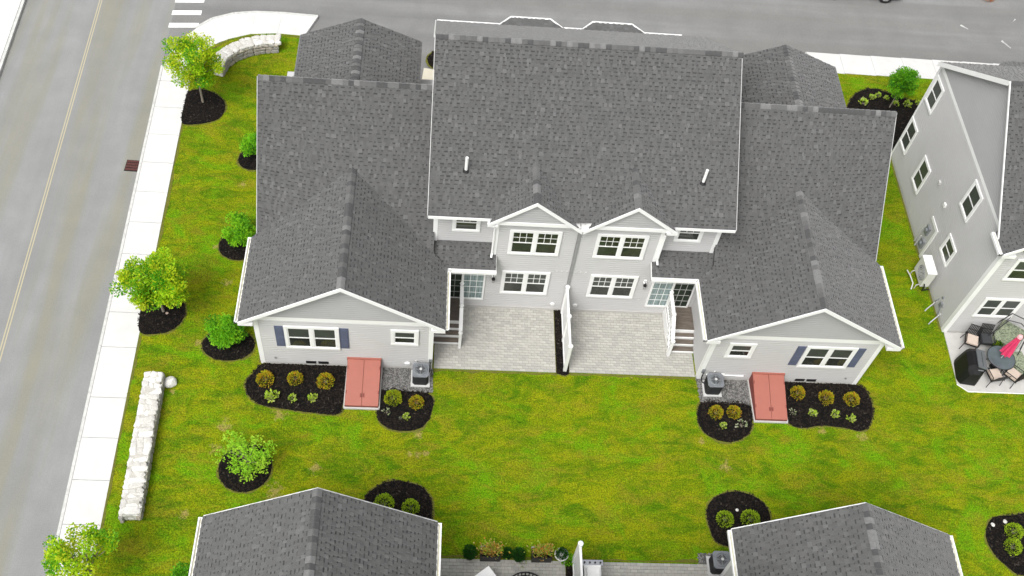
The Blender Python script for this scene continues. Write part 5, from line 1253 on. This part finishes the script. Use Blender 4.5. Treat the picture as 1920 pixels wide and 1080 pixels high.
m = MB(); m.box((0, .24, .80), (1.0, .12, .60), rot=Matrix.Rotation(-.25, 3, 'X')); m.build('backrest', LEAFC, sw)
for x in (-.52, .52): m = MB(); m.tube([(x, -.2, .5), (x * .8, .0, 1.76)], .010, 4); m.tube([(x, .2, .6), (x * .8, .0, 1.76)], .010, 4); m.build('hanger', DGREY, sw)
t = thing('potted_plant', 'dark leafy potted plant between the chairs and the swing seat', 'potted plant', (17.62, 1.72, .03))
m = MB(); m.lathe([(.12, 0), (.16, .26), (.13, .26)], 12); m.build('pot', MGREY, t); m = plant_mesh(420, L_BOX + L_SPGREEN[:1], ellip(.20, .20, .22, .45, .3), (.05, .09)); m.build('foliage', L_BOX + L_SPGREEN[:1], t)
t = thing('leaf_cushion_lounger', 'lounger with leaf-patterned cushions at the right edge beyond the glass table', 'lounger', (18.45, .95, .03), .2)
m = MB(); m.box((0, 0, .30), (.62, 1.2, .12)); m.build('seat', LEAFC, t); m = MB(); m.tube([(-.33, -.6, .22), (.33, -.6, .22), (.33, .6, .22), (-.33, .6, .22), (-.33, -.6, .22)], .02, 6); m.build('frame', LGREY, t)
for i in (-1, 1):
    for j in (-1, 1): m = MB(); m.tube([(i * .3, j * .55, .22), (i * .3, j * .55, 0)], .018, 6); m.build('leg', LGREY, t)

# ------------------------------------------------------------------ parked car at the top edge, orange leaves
car = thing('parked_car', 'black car parked at the top edge with only its wheel and sill in view', 'car', (16.52, 24.27, -.126), 0)
CARP = mat('black_car_paint', (.010, .010, .012), .15, .2, 3, spec=.6)
prof = [(-2.2, .35), (-2.25, .65), (-2.1, .88), (-1.3, .98), (-.7, 1.40), (.7, 1.44), (1.5, 1.02), (2.2, .86), (2.28, .6), (2.2, .33)]
m = MB(); n_ = len(prof); vs = []
for y, k in ((-.86, 1), (-.72, 2), (.72, 2), (.86, 1)):
    for x, z in prof: vs.append((x * (1 if k == 1 else .985), y if z < 1.0 else y * .86, z if k == 1 else z + .02))
m.add(vs, [(i * n_ + j, i * n_ + (j + 1) % n_, (i + 1) * n_ + (j + 1) % n_, (i + 1) * n_ + j) for i in range(3) for j in range(n_)] + [tuple(range(n_))[::-1], tuple(range(3 * n_, 4 * n_))]); m.build('body', CARP, car)
m = MB()
for y in (-.80, .80): m.add([(-1.15, y, 1.02), (-.66, y * .93, 1.36), (.62, y * .93, 1.39), (1.2, y, 1.04)], [(0, 1, 2, 3)])
m.build('window', GLASS, car)
TYRE = mat('tyre_rubber', (.018, .018, .018), .8, .2, 12); RIM = mat('alloy_rim', (.6, .6, .6), .3, .1, 8, metal=.7)
for x in (-1.35, 1.4):
    for y in (-.82, .82):
        m = MB(); m.tube([(x, y - .1, .33), (x, y + .1, .33)], .33, 20); w_ = m.build('wheel', TYRE, car)
        sg = -1 if y < 0 else 1; m = MB(); m.tube([(x, y + sg * .1, .33), (x, y + sg * .115, .33)], [.20, .17], 12)
        for k in range(6): a = k * math.pi / 3; m.tube([(x, y + sg * .12, .33), (x + .2 * math.cos(a), y + sg * .11, .33 + .2 * math.sin(a))], .022, 4)
        m.build('rim', RIM, w_)
OR = leafset('orange_leaf', [(.42, .12, .02), (.5, .2, .05)])
t = thing('orange_shrub', 'small rusty orange shrub just touching the top edge', 'shrub', (23.75, 24.35, -.12))
m = plant_mesh(400, OR, dome(.42, .35), (.05, .10)); m.build('foliage', OR, t)
m = MB(); m.tube([(0, 0, 0), (.1, .05, .2)], .015, 4); m.build('stems', BARK, t)

# ------------------------------------------------------------------ grass blades over the lawn
N_ = 330000
P = np.stack([RNG.uniform(-16.5, 20.5, N_), RNG.uniform(-10.5, 18, N_)], 1)
ok = inside(lawn_main, P)
for b in BEDS: ok &= ~inside(b, P)
for (x0, x1, y0, y1) in ((-11.5, -5.12, .03, 11.6), (5.12, 11.5, .03, 11.6), (-5.2, 5.2, 2.9, 12.6), (-12, -4.7, -20, -7.9), (4.6, 11.6, -20, -7.9), (15.72, 30, 2.6, 12.4), (-8.35, -6.98, -1.86, 0), (7.14, 8.5, -1.86, 0), (-11.3, 11.3, 11.4, 18)):
    ok &= ~((P[:, 0] > x0) & (P[:, 0] < x1) & (P[:, 1] > y0) & (P[:, 1] < y1))
P = P[ok]; n = len(P)
ang = RNG.uniform(0, 6.283, n); wd = RNG.uniform(.006, .016, n); hh = RNG.uniform(.025, .06, n); ln = RNG.uniform(0, .05, n); la = RNG.uniform(0, 6.283, n)
V = np.zeros((n, 3, 3), np.float32)
V[:, 0, 0] = P[:, 0] - np.cos(ang) * wd; V[:, 0, 1] = P[:, 1] - np.sin(ang) * wd
V[:, 1, 0] = P[:, 0] + np.cos(ang) * wd; V[:, 1, 1] = P[:, 1] + np.sin(ang) * wd
V[:, 2, 0] = P[:, 0] + np.cos(la) * ln; V[:, 2, 1] = P[:, 1] + np.sin(la) * ln; V[:, 2, 2] = hh
me = bpy.data.meshes.new('grass_blades'); me.vertices.add(3 * n); me.vertices.foreach_set('co', V.reshape(-1)); me.loops.add(3 * n); me.loops.foreach_set('vertex_index', np.arange(3 * n, dtype=np.int32))
me.polygons.add(n); me.polygons.foreach_set('loop_start', np.arange(0, 3 * n, 3, dtype=np.int32)); me.update(); me.materials.append(LAWN)
link('grass_blades', me, None, kind='stuff', label='short mown grass blades covering the lawn', category='grass')
